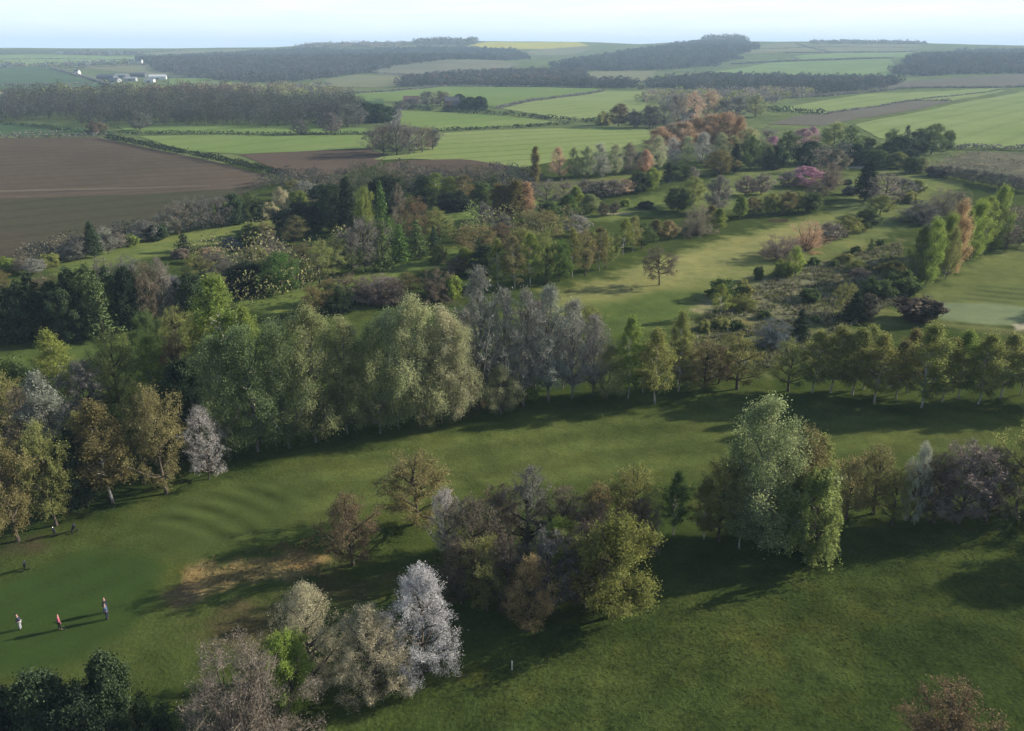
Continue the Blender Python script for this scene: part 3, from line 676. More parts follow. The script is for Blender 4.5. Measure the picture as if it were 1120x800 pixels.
wood([(-60, 133), (60, 134), (120, 137.5), (240, 138.5), (330, 140), (398, 138), (392, 128), (370, 121), (200, 119), (-60, 119)], 16, 9.5, ['wd', 'wg', 'wd', 'wb', 'wg', 'wd', 'wo'], 230, .46, 'dark leafless beech wood behind the ploughed field', 'beech_wood', tk, seed=3)
wood([(170, 118.5), (270, 119), (272, 112), (172, 111)], 18, 11, ['rw', 'wb', 'rw'], 150, .75, 'reddish budding trees behind the beech wood', 'budding_wood', tk, seed=5)
wood([(20, 121), (160, 118), (160, 111), (30, 112)], 17, 12, ['wo', 'wo', 'wb', 'ol'], 150, .75, 'olive budding trees at the back of the beech wood', 'budding_wood', tk, seed=6)
hw = ['wg', 'wb', 'wd', 'wg', 'wd', 'wb', 'wg']
wood([(150, 66), (240, 61), (320, 56), (395, 58), (440, 66), (420, 75), (390, 82), (330, 88), (280, 92), (215, 85), (175, 76)], 11, 14, hw, 60, 1.8, 'long bluish wood along the ridge side', 'ridge_wood', seed=8)
wood([(330, 62), (400, 57), (470, 54), (560, 56), (580, 65), (540, 66), (470, 68), (410, 74)], 11, 15, ['wd', 'wg', 'wd', 'wd'], 60, 1.9, 'bluish wood below the skyline fields', 'ridge_wood', seed=9)
wood([(456, 50), (458, 47), (522, 46.5), (522, 50.5)], 19, 18, ['dk', 'dgy'], 60, 2.1, 'small dark copse on the skyline above the chalk field', 'skyline_copse', seed=10)
wood([(318, 54), (330, 51), (372, 49.5), (445, 49), (445, 51), (360, 53)], 11, 20, ['dgy', 'mv'], 60, 1.9, 'thin bluish skyline copse', 'skyline_copse', seed=11)
wood([(430, 95), (470, 86), (550, 80), (640, 80), (640, 92), (690, 92), (695, 97), (560, 95)], 10, 12, hw + ['rw'], 70, 1.45, 'leafless wood in the valley behind green fields', 'valley_wood', seed=12)
wood([(600, 76), (640, 68), (690, 59), (740, 50), (790, 46), (812, 46), (828, 54), (800, 66), (770, 74), (720, 77), (640, 78)], 13, 15, ['wd', 'wg', 'wd', 'wd', 'wg'], 60, 1.9, 'broad bluish wood covering the hill', 'hill_wood', seed=13)
wood([(770, 47.5), (772, 45.2), (812, 45.2), (812, 48)], 22, 18, ['dk', 'dgy'], 60, 2.2, 'dark tree clump on the hilltop', 'skyline_copse', seed=14)
wood([(700, 97), (740, 88), (800, 87), (905, 90), (985, 91), (960, 98), (905, 104), (850, 106), (800, 101)], 11, 11, hw + ['dk'], 80, 1.25, 'dark leafless wood at the foot of the green hill', 'valley_wood', seed=15)
wood([(975, 84), (992, 72), (1015, 63), (1060, 58), (1200, 54), (1200, 77), (1120, 80), (1040, 82)], 12, 13, hw, 66, 1.65, 'bluish wood on the hillside above the fallow slope', 'hill_wood', seed=16)
wood([(880, 48), (900, 46.5), (1000, 47.5), (1010, 49), (930, 48.6)], 10, 22, ['dgy', 'bg'], 24, 3.2, 'thin line of trees along the far skyline', 'skyline_copse', seed=17)
wood([(60, 60), (100, 58), (160, 60), (130, 62)], 10, 20, ['dgy', 'bg'], 24, 3, 'small bluish far copse beside the distant fields', 'valley_wood', seed=18)
wood([(-60, 72), (40, 72), (150, 69), (150, 71), (40, 74), (-60, 75)], 9, 16, ['dgy', 'bg', 'ol'], 26, 2.4, 'thin distant tree line above the blue green fields', 'valley_wood', seed=19)
wood([(-60, 108), (60, 107), (150, 104), (200, 100), (360, 98), (380, 106), (200, 109), (-60, 113)], 9, 15, ['dgy', 'ol', 'br'], 70, 1.2, 'scrubby trees between the farm and the beech wood', 'valley_wood', seed=20)
wood([(700, 108), (770, 104), (840, 104), (900, 104), (850, 110), (770, 116), (720, 118)], 9, 13, ['dgy', 'mv', 'ol'], 76, 1.1, 'scrubby trees behind the salmon poplars', 'valley_wood', seed=21)
# tangled scrub beneath the far belts, too mixed to count
wood([(300, 200), (345, 193), (420, 192), (540, 190), (600, 200), (590, 212), (520, 212), (420, 214), (330, 214)], 5, 6, ['wt', 'wb', 'wg', 'wt', 'wo'], 200, .3, 'low grey brown scrub along the field edge', 'scrub', hvar=.36, seed=22)
wood([(20, 292), (80, 278), (170, 256), (250, 243), (300, 236), (300, 232), (200, 243), (80, 268), (20, 284)], 4, 5, ['wt', 'wd', 'wo'], 170, .26, 'low bare scrub along the ploughed field edge', 'scrub', hvar=.36, seed=23)
wood([(820, 182), (880, 172), (940, 172), (1000, 178), (940, 186), (900, 182)], 6, 7, ['dk', 'wd', 'mg'], 110, .5, 'dark undergrowth below the pink cherries', 'scrub', hvar=.36, seed=24)
wood([(1000, 190), (1060, 170), (1130, 172), (1130, 190), (1060, 183)], 1.3, 9, ['wt', 'wt', 'wo', 'wt'], 70, .26, 'low pale scrub in the grey meadow', 'scrub', hvar=.36, seed=25)
wood([(230, 290), (330, 275), (380, 280), (370, 310), (300, 335), (240, 330)], 7, 7, ['stn', 'sol', 'smv', 'sol', 'stn'], 170, .27, 'brown twiggy undergrowth of the belt', 'scrub', hvar=.36, seed=26)
wood([(470, 255), (560, 245), (640, 240), (640, 262), (560, 285), (500, 290)], 6, 7, ['stn', 'sol', 'syg', 'sol'], 170, .27, 'olive undergrowth around the brown oaks', 'scrub', hvar=.36, seed=27)

def hedge(pts, h, w, col, label, leaf=.5, per=9, name='hedge', gap=.0):
    P = []
    for i in range(len(pts) - 1):
        a, b = at(*pts[i])[:2], at(*pts[i + 1])[:2]; n = max(2, int(np.linalg.norm(b - a) / (w * .45)))
        for k in range(n): P.append(a + (b - a) * k / n)
    P = np.array(P)
    if gap: P = P[rng.uniform(size=len(P)) > gap]
    n = len(P); hv = 1 + .22 * vnoise(P[:, 0], P[:, 1], 14, 31) * .7 + rng.normal(0, .1, n)
    P = P + rng.normal(0, w * .12, (n, 2))
    cen = np.column_stack([P, T(P[:, 0], P[:, 1])])
    cl = np.array(PAL[col][0])[None] * rng.uniform(.75, 1.25, n)[:, None]
    me = clump_mesh(name, cen, np.full(n, w * .55), h * np.clip(hv, .4, 1.8), cl, per, leaf)
    return tag(link(name, me, M_WOOD), label, 'hedge', 'field hedges')
hedge([(118, 153), (160, 161), (205, 170)], 3.4, 4.0, 'hd', 'dark hedge above the gap in the ploughed field boundary', .4, 40)  # this hedge and the next: shade of the near side put into the colour
hedge([(212, 171.5), (260, 182), (318, 195)], 3.2, 3.6, 'hd', 'dark hedge below the gap in the ploughed field boundary', .38, 40)
hedge([(-60, 152.5), (60, 150.5), (118, 149)], 2.5, 4, 'dgy', 'hedge along the top of the ploughed field', .6, 14)
hedge([(0, 136), (50, 140), (80, 145), (122, 148)], 2.5, 5, 'dk', 'gappy slanting hedge towards the ploughed field corner', .7, 14, gap=.3)
hedge([(130, 147.5), (280, 148.5), (410, 147.8)], 2.4, 3.5, 'dk', 'long straight hedge behind the bright green strip', .55, 14)
hedge([(-60, 150), (30, 147), (70, 146)], 2.0, 5, 'dgy', 'short ragged hedge in the dull green field', .7, 12, gap=.3)
hedge([(440, 119), (520, 124.5), (600, 130.5), (650, 134), (735, 137.5)], 3.2, 7, 'dk', 'broad dark hedge from the farmhouse to the salmon trees', .9, 22, gap=.15)
hedge([(478, 143.8), (540, 141.5), (590, 138.5), (625, 135.5)], 2.2, 5, 'dk', 'gappy hedge along the top of the wheat field', .8, 14, gap=.25)
hedge([(545, 119), (600, 108.8), (660, 100)], 2.6, 5, 'dgy', 'thin hedge between the two sloping green fields', .9, 14)
hedge([(375, 104), (480, 95), (650, 97)], 2.5, 5, 'dgy', 'far hedge along the valley wood', 1.0, 14)
hedge([(840, 121.5), (870, 124), (906, 126)], 4.5, 7, 'dk', 'short dark hedge before the bright fields', .9, 26)
hedge([(1000, 110.8), (1042, 111)], 2.5, 6, 'dgy', 'short hedge at the tip of the grey strip', .9, 14, gap=.3)
hedge([(905, 125), (1000, 110.6), (1100, 98)], 1.6, 3, 'dgy', 'low hedge between the two bright barley fields', .8, 8, gap=.35)
hedge([(1005, 162), (1060, 163.5), (1200, 167)], 3.0, 7, 'dgy', 'dark hedge at the foot of the barley field', .8, 22)
hedge([(56, 75), (96, 86), (134, 97.5)], 3.2, 5, 'dgy', 'hedge beside the narrow farm lane', 1.2, 16)
hedge([(-60, 92.8), (60, 93.5), (104, 91.8)], 2.8, 5, 'dgy', 'hedge between the two blue green fields', 1.2, 14)
hedge([(180, 86.5), (260, 83.5)], 2.4, 5, 'dgy', 'thin hedge beyond the pale farm shed', 1.2, 12)
hedge([(800, 70.5), (872, 67), (975, 64)], 3, 7, 'dgy', 'dark hedge across the green hill', 1.8, 14)
hedge([(860, 58.2), (1000, 57.2)], 3, 8, 'dgy', 'upper hedge across the green hill', 2.2, 12)
hedge([(985, 97.3), (1100, 96), (1250, 90)], 2.4, 6, 'dgy', 'hedge at the bottom of the fallow slope', 1.2, 14)
hedge([(410, 147), (432, 142), (436, 120)], 2.4, 6, 'dgy', 'hedge beside the round copse', .9, 14)
hedge([(-60, 300), (30, 290), (70, 284)], 2.2, 3, 'ol', 'ragged hedge at the bottom of the olive field', .5, 14, gap=.2)
for pts, lab in (([(60, 75), (160, 71.5)], 'thin far hedge behind the farm sheds'), ([(-60, 66), (60, 65), (150, 66)], 'thin far hedge across the distant blue green fields'), ([(-60, 58), (80, 57.5), (200, 56)], 'farthest hedge below the skyline'),
                 ([(400, 79.5), (470, 84), (540, 78.5)], 'hedge under the pale mounded field'), ([(640, 93), (705, 90.5), (760, 99)], 'hedge across the valley gap'), ([(840, 109), (900, 106), (985, 98)], 'hedge below the dark leafless wood'), ([(780, 84), (840, 84), (930, 86)], 'hedge at the foot of the green hill'),
                 ([(815, 54), (880, 52.5), (1000, 53)], 'thin hedge across the hilltop patchwork'), ([(870, 48), (905, 57)], 'hedge climbing to the hilltop')):
    hedge(pts, 3.0, 8, 'dgy', lab, 1.4, 16, gap=.2)
# tussocks of the unmown ground
def tufts(pts, n, size, cols, label, seed=1, per=6):
    poly = wpoly(pts); lo, hi = poly.min(0), poly.max(0); g = np.random.default_rng(seed)
    P = g.uniform(lo, hi, (n * 3, 2)); P = P[inside(poly, P[:, 0], P[:, 1])][:n]; n = len(P)
    keep = vnoise(P[:, 0], P[:, 1], 9, seed) + g.normal(0, .5, n) > -.25; P = P[keep]; n = len(P)
    idx = np.repeat(np.arange(n), per); m = len(idx); sz = size * g.uniform(.5, 1.5, n)[idx]
    base = np.column_stack([P, T(P[:, 0], P[:, 1]) - .03])[idx] + np.column_stack([g.normal(0, .35, (m, 2)) * sz[:, None], np.zeros(m)])
    a = g.uniform(0, 6.28, m); sd = np.column_stack([np.cos(a), np.sin(a), 0 * a]) * (sz * .22)[:, None]
    tip = base + np.column_stack([g.normal(0, .4, (m, 2)), g.uniform(.5, 1.1, m)]) * sz[:, None]
    V = np.stack([base - sd, base + sd, tip + sd * .25, tip - sd * .25], 1)
    pal = np.array([PAL[c][0] if isinstance(c, str) else c for c in cols]); K = (pal[g.integers(0, len(pal), n)] * g.uniform(.7, 1.3, n)[:, None])[idx]
    me = mesh_np('tussock_grass', V.reshape(-1, 3), np.arange(m * 4).reshape(-1, 4))
    at_ = me.attributes.new('col', 'FLOAT_COLOR', 'FACE'); at_.data.foreach_set('color', np.column_stack([K, np.ones(m)]).astype(np.float32).ravel())
    tag(link('tussock_grass', me, M_TUFT), label, kind='stuff')
tufts([(745, 420), (745, 365), (785, 338), (850, 303), (930, 280), (985, 265), (992, 325), (940, 352), (900, 372), (860, 400)], 9000, .55, [(.2, .185, .11), (.13, .14, .055), (.17, .16, .1), (.11, .125, .045), (.25, .24, .17)], 'tussocky dry grass of the unmown scrub', 4)
tufts([(340, 900), (480, 738), (600, 693), (760, 653), (900, 613), (1140, 558), (1300, 575), (1300, 900)], 16000, .11, [(.075, .1, .03), (.07, .09, .03), (.09, .095, .035), (.11, .105, .05)], 'long rough grass in the nearest meadow', 5, 5)
tufts([(205, 630), (222, 612), (262, 602), (345, 588), (350, 608), (338, 624), (290, 636), (225, 643)], 900, .16, [(.32, .24, .11), (.27, .19, .09), (.22, .17, .08)], 'dry tan grass on the mound by the green', 6)

# ------------------------------------------------------------------ trees
# nearest thicket and blossom group
cluster('the nearest dark thicket', 'the frame edge', 'nearest dark thicket', [
    ('evergreen', 5, 838, 756, 80, 'bdk'), ('evergreen', 58, 832, 738, 78, 'dk'), ('evergreen', 98, 842, 752, 70, 'bdk'), ('evergreen', 132, 820, 714, 56, 'dk'), ('bush', 168, 830, 768, 60, 'dk')])
single('twiggy', 272, 832, 706, 150, 'pg', 'big pinkish grey twiggy tree beside the lime green bush', 'nearest blossom group')
single('broadleaf', 320, 785, 692, 66, 'lm', 'bright lime tree squeezed between pinkish grey and cream blossom trees', 'nearest blossom group')
single('blossom', 344, 748, 641, 84, 'cr', 'cream flowered tree with greyish lower half, behind the lime tree', 'nearest blossom group')
single('blossom', 408, 764, 662, 88, 'cr', 'yellowish cream blossom tree in front of the white one', 'nearest blossom group')
single('blossom', 462, 743, 622, 88, 'wh', 'pure white blossom tree, the brightest near the meadow', 'nearest blossom group')
single('budding', 1028, 852, 758, 112, 'ru', 'russet budding crown cut by the bottom of the picture', 'meadow trees')
# belt in front of the first fairway
single('budding', 386, 618, 542, 72, 'ru', 'round russet tree standing alone above the tan mound', 'belt trees of the first fairway')
single('budding', 455, 573, 499, 88, 'obr', 'wide olive russet tree on the first fairway edge', 'belt trees of the first fairway')
single('sparse', 488, 604, 535, 46, 'wh', 'small whitish blossom tree beside the wide olive russet tree', 'belt trees of the first fairway')
single('budding', 580, 690, 610, 66, 'tn', 'tan orange budding tree at the front of the dark bare belt', 'belt trees of the first fairway')
single('broadleaf', 672, 674, 563, 98, 'yo', 'big yellow green tree at the meadow corner of the bare belt', 'belt trees of the first fairway')
cluster('the nearest bare belt', 'the white blossom', 'belt trees of the first fairway', [
    ('bare', 516, 632, 545, 74, 'dbr'), ('bare', 545, 600, 530, 60, 'br'), ('bare', 577, 600, 512, 70, 'dgy'), ('budding', 533, 668, 585, 66, 'ol'), ('bare', 505, 660, 590, 60, 'dbr'),
    ('bare', 555, 670, 585, 64, 'dbr'), ('broadleaf', 612, 650, 567, 56, 'lm'), ('bare', 600, 665, 580, 70, 'dgy'), ('bare', 640, 665, 572, 66, 'dbr'), ('bare', 615, 605, 535, 62, 'br'),
    ('budding', 655, 605, 530, 66, 'obr'), ('budding', 690, 592, 510, 66, 'ol'), ('birch', 736, 585, 514, 34, 'mg'), ('bare', 648, 625, 550, 60, 'dbr'), ('bare', 700, 610, 545, 55, 'br')])
single('poplar', 830, 598, 440, 110, 'ss', 'tallest sage green poplar behind the weeping willow', 'belt trees of the first fairway')
single('willow', 886, 606, 512, 78, 'wl', 'pale lime weeping willow at the meadow edge', 'belt trees of the first fairway')
cluster('the weeping willow clump', 'the bare belt', 'belt trees of the first fairway', [
    ('budding', 786, 592, 500, 60, 'ol'), ('birch', 808, 600, 520, 44, 'sg'), ('budding', 866, 588, 468, 64, 'obr'), ('birch', 886, 578, 475, 40, 'ol'), ('poplar', 800, 585, 480, 50, 'dsg'), ('birch', 770, 590, 525, 36, 'ol'), ('poplar', 856, 592, 500, 58, 'sg')])
cluster('the brown belt', 'the willow', 'belt trees of the first fairway', [
    ('budding', 926, 568, 498, 50, 'obr'), ('budding', 955, 562, 488, 66, 'obr'), ('blossom', 994, 572, 484, 30, 'si', 'slim silvery blossom tree'), ('bare', 1020, 572, 495, 60, 'dbr'), ('bare', 1048, 572, 484, 80, 'mv'), ('bare', 1078, 570, 490, 66, 'dbr'),
    ('budding', 1110, 562, 462, 66, 'ol'), ('bare', 1005, 565, 505, 46, 'br'), ('bare', 1150, 560, 470, 80, 'br'), ('budding', 975, 575, 515, 44, 'ol')])
single('broadleaf', 1252, 600, 500, 100, 'mg', 'mid green tree just outside the meadow edge')
# golfers' copse
cluster('the golf trolley copse', 'the frame edge', 'golfers copse', [
    ('budding', -8, 598, 485, 60, 'obr'), ('budding', 20, 592, 472, 66, 'obr', 'tall olive brown budding tree'), ('budding', 62, 575, 462, 58, 'ol'), ('birch', 64, 524, 408, 50, 'gy', 'pale grey leafless birch'), ('birch', 124, 550, 440, 74, 'go', 'golden birch with white trunks'),
    ('evergreen', 88, 555, 470, 44, 'dk'), ('budding', 182, 540, 424, 64, 'obr'), ('budding', 160, 510, 415, 44, 'ol'), ('sparse', 229, 524, 444, 56, 'wh', 'sparse white blossom tree'), ('budding', 16, 500, 408, 66, 'ol'), ('bare', 45, 520, 425, 60, 'br'),
    ('bush', 14, 470, 385, 70, 'mg'), ('birch', 70, 450, 360, 44, 'yg'), ('bare', 100, 470, 395, 50, 'dgy'), ('budding', 132, 455, 364, 60, 'ol'), ('birch', 175, 450, 366, 44, 'yg'), ('budding', 200, 445, 362, 50, 'ru'),
    ('evergreen', 190, 500, 420, 60, 'dk'), ('broadleaf', 166, 400, 338, 40, 'mg'), ('budding', 196, 392, 336, 46, 'ol'), ('evergreen', 210, 470, 390, 54, 'dk'), ('birch', 100, 540, 450, 40, 'ol'), ('budding', 40, 560, 480, 50, 'obr'), ('broadleaf', -10, 480, 400, 60, 'mg')])
# the great willows and poplars
cluster('the tall fairway grove', 'the golfers', 'tall grove', [
    ('birch', 250, 445, 303, 68, 'yg', 'tallest yellow green birch'), ('broadleaf', 228, 430, 335, 50, 'ol'), ('birch', 278, 450, 335, 44, 'yg'), ('poplar', 250, 500, 372, 86, 'dsg'), ('poplar', 282, 494, 358, 84, 'dsg'), ('poplar', 316, 490, 352, 80, 'dsg'), ('poplar', 345, 484, 340, 84, 'sg'),
    ('poplar', 380, 475, 350, 66, 'sg'), ('poplar', 436, 470, 340, 70, 'psg'), ('poplar', 460, 468, 327, 76, 'psg'), ('poplar', 484, 464, 338, 66, 'psg'), ('poplar', 416, 474, 352, 70, 'sg'), ('poplar', 504, 461, 352, 56, 'psg'), ('budding', 514, 458, 398, 34, 'ru', 'small russet tree'), ('poplar', 236, 470, 400, 60, 'dsg'), ('poplar', 400, 468, 372, 56, 'dsg'), ('poplar', 470, 466, 380, 60, 'sg')])
cluster('the pale leafless stand', 'the sage poplars', 'pale leafless stand', [
    ('aspen', 524, 448, 298, 64, 'gy'), ('aspen', 548, 446, 318, 54, 'gy'), ('aspen', 572, 445, 318, 58, 'gy'), ('aspen', 600, 440, 316, 64, 'gy'), ('aspen', 626, 436, 330, 54, 'gy'), ('aspen', 648, 432, 344, 50, 'gy'), ('aspen', 510, 440, 340, 44, 'mv'), ('aspen', 585, 425, 330, 50, 'mv'), ('aspen', 615, 425, 345, 44, 'mv'),
    ('poplar', 548, 454, 400, 40, 'psg', 'low pale sage poplar'), ('broadleaf', 580, 440, 408, 26, 'lm'), ('poplar', 664, 436, 374, 48, 'sg', 'bluish sage poplar'), ('budding', 643, 370, 335, 40, 'ol')])
cluster('the short birch row', 'the pale stand', 'fairway birch row', [
    ('birch', 687, 436, 344, 34, 'yg'), ('birch', 716, 442, 360, 46, 'ol'), ('birch', 703, 430, 378, 34, 'ol'), ('birch', 741, 420, 338, 28, 'ol'), ('birch', 742, 428, 372, 30, 'ol'), ('budding', 770, 426, 374, 46, 'obr'), ('budding', 806, 426, 368, 48, 'ol'), ('budding', 750, 424, 376, 34, 'obr'), ('budding', 786, 420, 380, 38, 'br')])
cluster('the long birch row', 'the row gap', 'long birch row', [
    ('budding', 862, 428, 374, 40, 'ol'), ('birch', 888, 430, 362, 40, 'ol'), ('birch', 908, 430, 354, 50, 'ol'), ('birch', 932, 432, 358, 50, 'ol'), ('birch', 956, 442, 366, 46, 'ol'), ('birch', 980, 436, 372, 40, 'obr'), ('birch', 1008, 446, 354, 56, 'ol'), ('birch', 1030, 440, 370, 40, 'ol'), ('birch', 1048, 436, 360, 44, 'yg'), ('birch', 1070, 442, 364, 44, 'ol'),
    ('birch', 1094, 436, 364, 46, 'ol'), ('birch', 1116, 432, 370, 40, 'yg'), ('birch', 944, 426, 354, 40, 'ol'), ('birch', 992, 430, 360, 40, 'go'), ('birch', 1145, 440, 366, 50, 'ol'), ('birch', 1180, 440, 360, 50, 'ol')])
# the scrub
single('oak', 721, 312, 271, 38, 'br', 'lone brown oak in the middle of the upper fairway')
single('birch', 787, 346, 311, 22, 'yg', 'yellow green birch at the edge of the tussocky scrub')
single('bush', 791, 326, 304, 32, 'mg', 'mid green bush behind the yellow green birch')
single('conifer', 873, 372, 340, 20, 'bdk', 'black little conifer beside the bluish pale shrub')
single('twiggy', 846, 378, 350, 42, 'bg', 'bluish pale shrub beside the black little conifer')
single('conifer', 933, 351, 321, 26, 'bdk', 'blackish conifer, the taller of the touching two in the scrub')
single('evergreen', 947, 349, 322, 22, 'dbr', 'brownish dark evergreen touching the blackish conifer')
single('budding', 924, 345, 311, 30, 'ol', 'olive round tree behind the two dark conifers')
single('vase', 1003, 350, 326, 40, 'dbr', 'dark reddish fan-shaped shrub beside the pale green')
cluster('the dark scrub', 'the tussocks', 'dark scrub', [('bush', 958, 324, 304, 34, 'mg'), ('bush', 982, 320, 297, 34, 'mg'), ('bush', 975, 298, 285, 26, 'ol'), ('twiggy', 940, 302, 293, 20, 'mv'), ('bush', 885, 330, 316, 18, 'mg')])
cluster('the tussocky scrub', 'the upper fairway', 'scrub shrubs', [
    ('broadleaf', 869, 304, 270, 18, 'lm', 'upright lime tree'), ('bush', 856, 302, 284, 20, 'yg'), ('bush', 829, 306, 291, 9, 'mg'), ('bush', 890, 290, 281, 11, 'mg'), ('bush', 913, 292, 283, 10, 'mg'), ('bush', 924, 288, 277, 14, 'ol'), ('bush', 936, 276, 269, 10, 'mg'), ('conifer', 952, 275, 262, 8, 'mg'), ('twiggy', 935, 296, 283, 22, 'ol'),
    ('bush', 812, 326, 306, 16, 'ol'), ('twiggy', 812, 338, 322, 28, 'ol'), ('bush', 787, 358, 347, 16, 'ol'), ('bush', 806, 360, 350, 14, 'mg'), ('bush', 770, 362, 350, 14, 'ol'), ('bush', 836, 348, 340, 12, 'mg'), ('bush', 892, 352, 345, 10, 'mg'), ('bush', 963, 268, 262, 9, 'mg')])
# trees of the upper fairways
cluster('the upper shrubby row', 'the upper fairway', 'upper fairway shrubs', [
    ('twiggy', 852, 284, 257, 44, 'mv'), ('twiggy', 882, 274, 242, 42, 'pko', 'salmon tinted budding tree'), ('bare', 906, 264, 243, 34, 'mv'), ('budding', 926, 259, 236, 28, 'ol'), ('broadleaf', 946, 252, 229, 24, 'mg')])
cluster('the fairway bunker row', 'the oak end', 'bunker row', [
    ('birch', 809, 240, 215, 14, 'yg'), ('budding', 823, 237, 216, 20, 'obr'), ('budding', 840, 235, 212, 22, 'ol'), ('budding', 858, 234, 209, 24, 'obr'), ('budding', 873, 232, 210, 18, 'ol'), ('broadleaf', 887, 232, 211, 22, 'mg'), ('bare', 894, 217, 202, 26, 'br')])
cluster('the upper fairway clump', 'the olive row', 'upper clump', [
    ('twiggy', 761, 258, 225, 36, 'pg'), ('birch', 785, 254, 229, 16, 'yg'), ('birch', 777, 249, 225, 14, 'obr'), ('broadleaf', 785, 232, 193, 30, 'dgy', 'dark grey round crowned tree on a clear trunk'), ('bare', 815, 214, 193, 28, 'mv'), ('bare', 832, 213, 190, 26, 'mv'), ('broadleaf', 758, 224, 194, 26, 'ol'), ('broadleaf', 741, 231, 205, 28, 'mg'), ('bush', 706, 228, 220, 20, 'dk')])
cluster('the olive fairway row', 'the pale stand', 'olive fairway row', [
    ('birch', 545, 315, 263, 26, 'yg'), ('birch', 563, 316, 260, 26, 'obr'), ('birch', 580, 312, 257, 26, 'yg'), ('budding', 598, 310, 255, 26, 'ol'), ('broadleaf', 612, 308, 263, 30, 'gr'), ('birch', 626, 304, 252, 18, 'ol'), ('budding', 640, 302, 253, 28, 'obr'), ('birch', 655, 296, 250, 22, 'go'), ('budding', 662, 294, 252, 26, 'ol'),
    ('birch', 681, 279, 240, 24, 'yg'), ('birch', 692, 275, 237, 18, 'ol'), ('broadleaf', 702, 272, 243, 26, 'mg'), ('birch', 717, 264, 241, 18, 'obr'), ('budding', 731, 263, 242, 22, 'tn'), ('birch', 648, 285, 255, 20, 'ol')])
cluster('the brown oak group', 'the conifers', 'brown oak group', [
    ('oak', 592, 264, 231, 56, 'obr'), ('budding', 545, 278, 246, 44, 'ru'), ('oak', 520, 286, 245, 52, 'obr'), ('bare', 630, 258, 235, 28, 'gy'), ('budding', 550, 262, 235, 24, 'dgy'), ('broadleaf', 570, 290, 250, 30, 'ol'), ('birch', 508, 298, 272, 22, 'yg'), ('bush', 480, 288, 266, 16, 'ol'), ('bare', 500, 300, 280, 30, 'br'), ('evergreen', 530, 300, 268, 30, 'dk')])
cluster('the brown shrub group', 'the sage poplars', 'brown shrub group', [
    ('budding', 449, 326, 298, 26, 'go'), ('twiggy', 476, 328, 293, 42, 'br'), ('bush', 494, 326, 301, 20, 'lm'), ('twiggy', 412, 328, 303, 60, 'mv'), ('budding', 386, 302, 270, 30, 'mg'), ('bare', 380, 330, 300, 40, 'br'), ('budding', 358, 332, 305, 26, 'go'), ('bush', 370, 340, 312, 30, 'dk'), ('bare', 430, 335, 305, 40, 'dbr')])
cluster('the middle conifer group', 'the black cypress', 'middle conifer group', [
    ('bare', 400, 298, 238, 32, 'dgy'), ('conifer', 419, 296, 243, 22, 'mg'), ('conifer', 438, 286, 247, 22, 'gr'), ('conifer', 456, 282, 243, 24, 'mg'), ('conifer', 475, 278, 249, 16, 'dk'), ('budding', 455, 266, 217, 40, 'ru'), ('budding', 481, 262, 228, 34, 'ol'), ('broadleaf', 402, 264, 205, 22, 'yg'), ('conifer', 419, 262, 202, 18, 'gr'),
    ('evergreen', 424, 234, 194, 42, 'bdk'), ('budding', 437, 254, 202, 18, 'pg'), ('evergreen', 464, 222, 192, 26, 'dk'), ('birch', 479, 224, 190, 26, 'yg'), ('birch', 492, 224, 194, 18, 'yg'), ('bush', 496, 230, 210, 32, 'bdk'), ('birch', 509, 224, 192, 22, 'go'), ('broadleaf', 526, 222, 200, 30, 'mg'), ('bare', 420, 285, 245, 30, 'mv'), ('bare', 385, 300, 250, 34, 'mv')])
cluster('the golden trio', 'the conifer group', 'golden trio', [('lombardy', 545, 240, 202, 20, 'go', 'tall golden poplar'), ('lombardy', 561, 240, 199, 24, 'go', 'tall golden poplar'), ('lombardy', 575, 238, 200, 18, 'or'), ('bare', 530, 246, 222, 26, 'dgy')])
single('lombardy', 585, 203, 162, 10, 'go', 'slim golden columnar poplar standing before the wheat field')
# the dark conifer belt by the ploughed field
cluster('the dark conifer belt', 'the frame edge', 'dark conifer belt', [
    ('leylandii', -6, 375, 315, 44, 'mg'), ('evergreen', 14, 374, 316, 44, 'dk'), ('conifer', 44, 372, 300, 41, 'bdk'), ('evergreen', 66, 369, 306, 33, 'dk'), ('leylandii', 86, 367, 293, 33, 'dk'), ('evergreen', 104, 366, 289, 39, 'mg'), ('conifer', 126, 363, 292, 36, 'dk'), ('evergreen', 144, 361, 293, 36, 'bdk'), ('bare', 166, 358, 286, 36, 'br'),
    ('bare', 182, 354, 280, 36, 'mv'), ('broadleaf', 197, 344, 302, 26, 'bg', 'bluish grey round tree'), ('leylandii', 30, 368, 310, 33, 'dk'), ('bare', 52, 350, 302, 40, 'br'), ('evergreen', 76, 374, 318, 33, 'dk'), ('conifer', 114, 370, 312, 33, 'mg'), ('budding', 2, 335, 296, 30, 'go'), ('bare', 148, 340, 282, 34, 'dgy'), ('evergreen', 216, 350, 300, 36, 'dk'), ('budding', 234, 345, 300, 36, 'ol'), ('bare', 120, 345, 285, 34, 'dgy'), ('evergreen', 28, 374, 326, 36, 'dk'), ('leylandii', 58, 374, 322, 33, 'bdk')])
cluster('the thin ploughed field row', 'the lime bush', 'ploughed field row', [
    ('bush', 9, 297, 281, 18, 'lm'), ('bush', 55, 291, 277, 18, 'ol'), ('bare', 38, 300, 283, 22, 'gy'), ('bare', 74, 286, 268, 26, 'dgy'), ('bare', 88, 284, 258, 26, 'dgy'), ('leylandii', 104, 282, 244, 16, 'dk'), ('bare', 119, 278, 249, 20, 'gy'), ('bush', 141, 269, 256, 16, 'lm'), ('bare', 22, 298, 284, 18, 'mv'), ('bare', 130, 272, 255, 20, 'mv')])
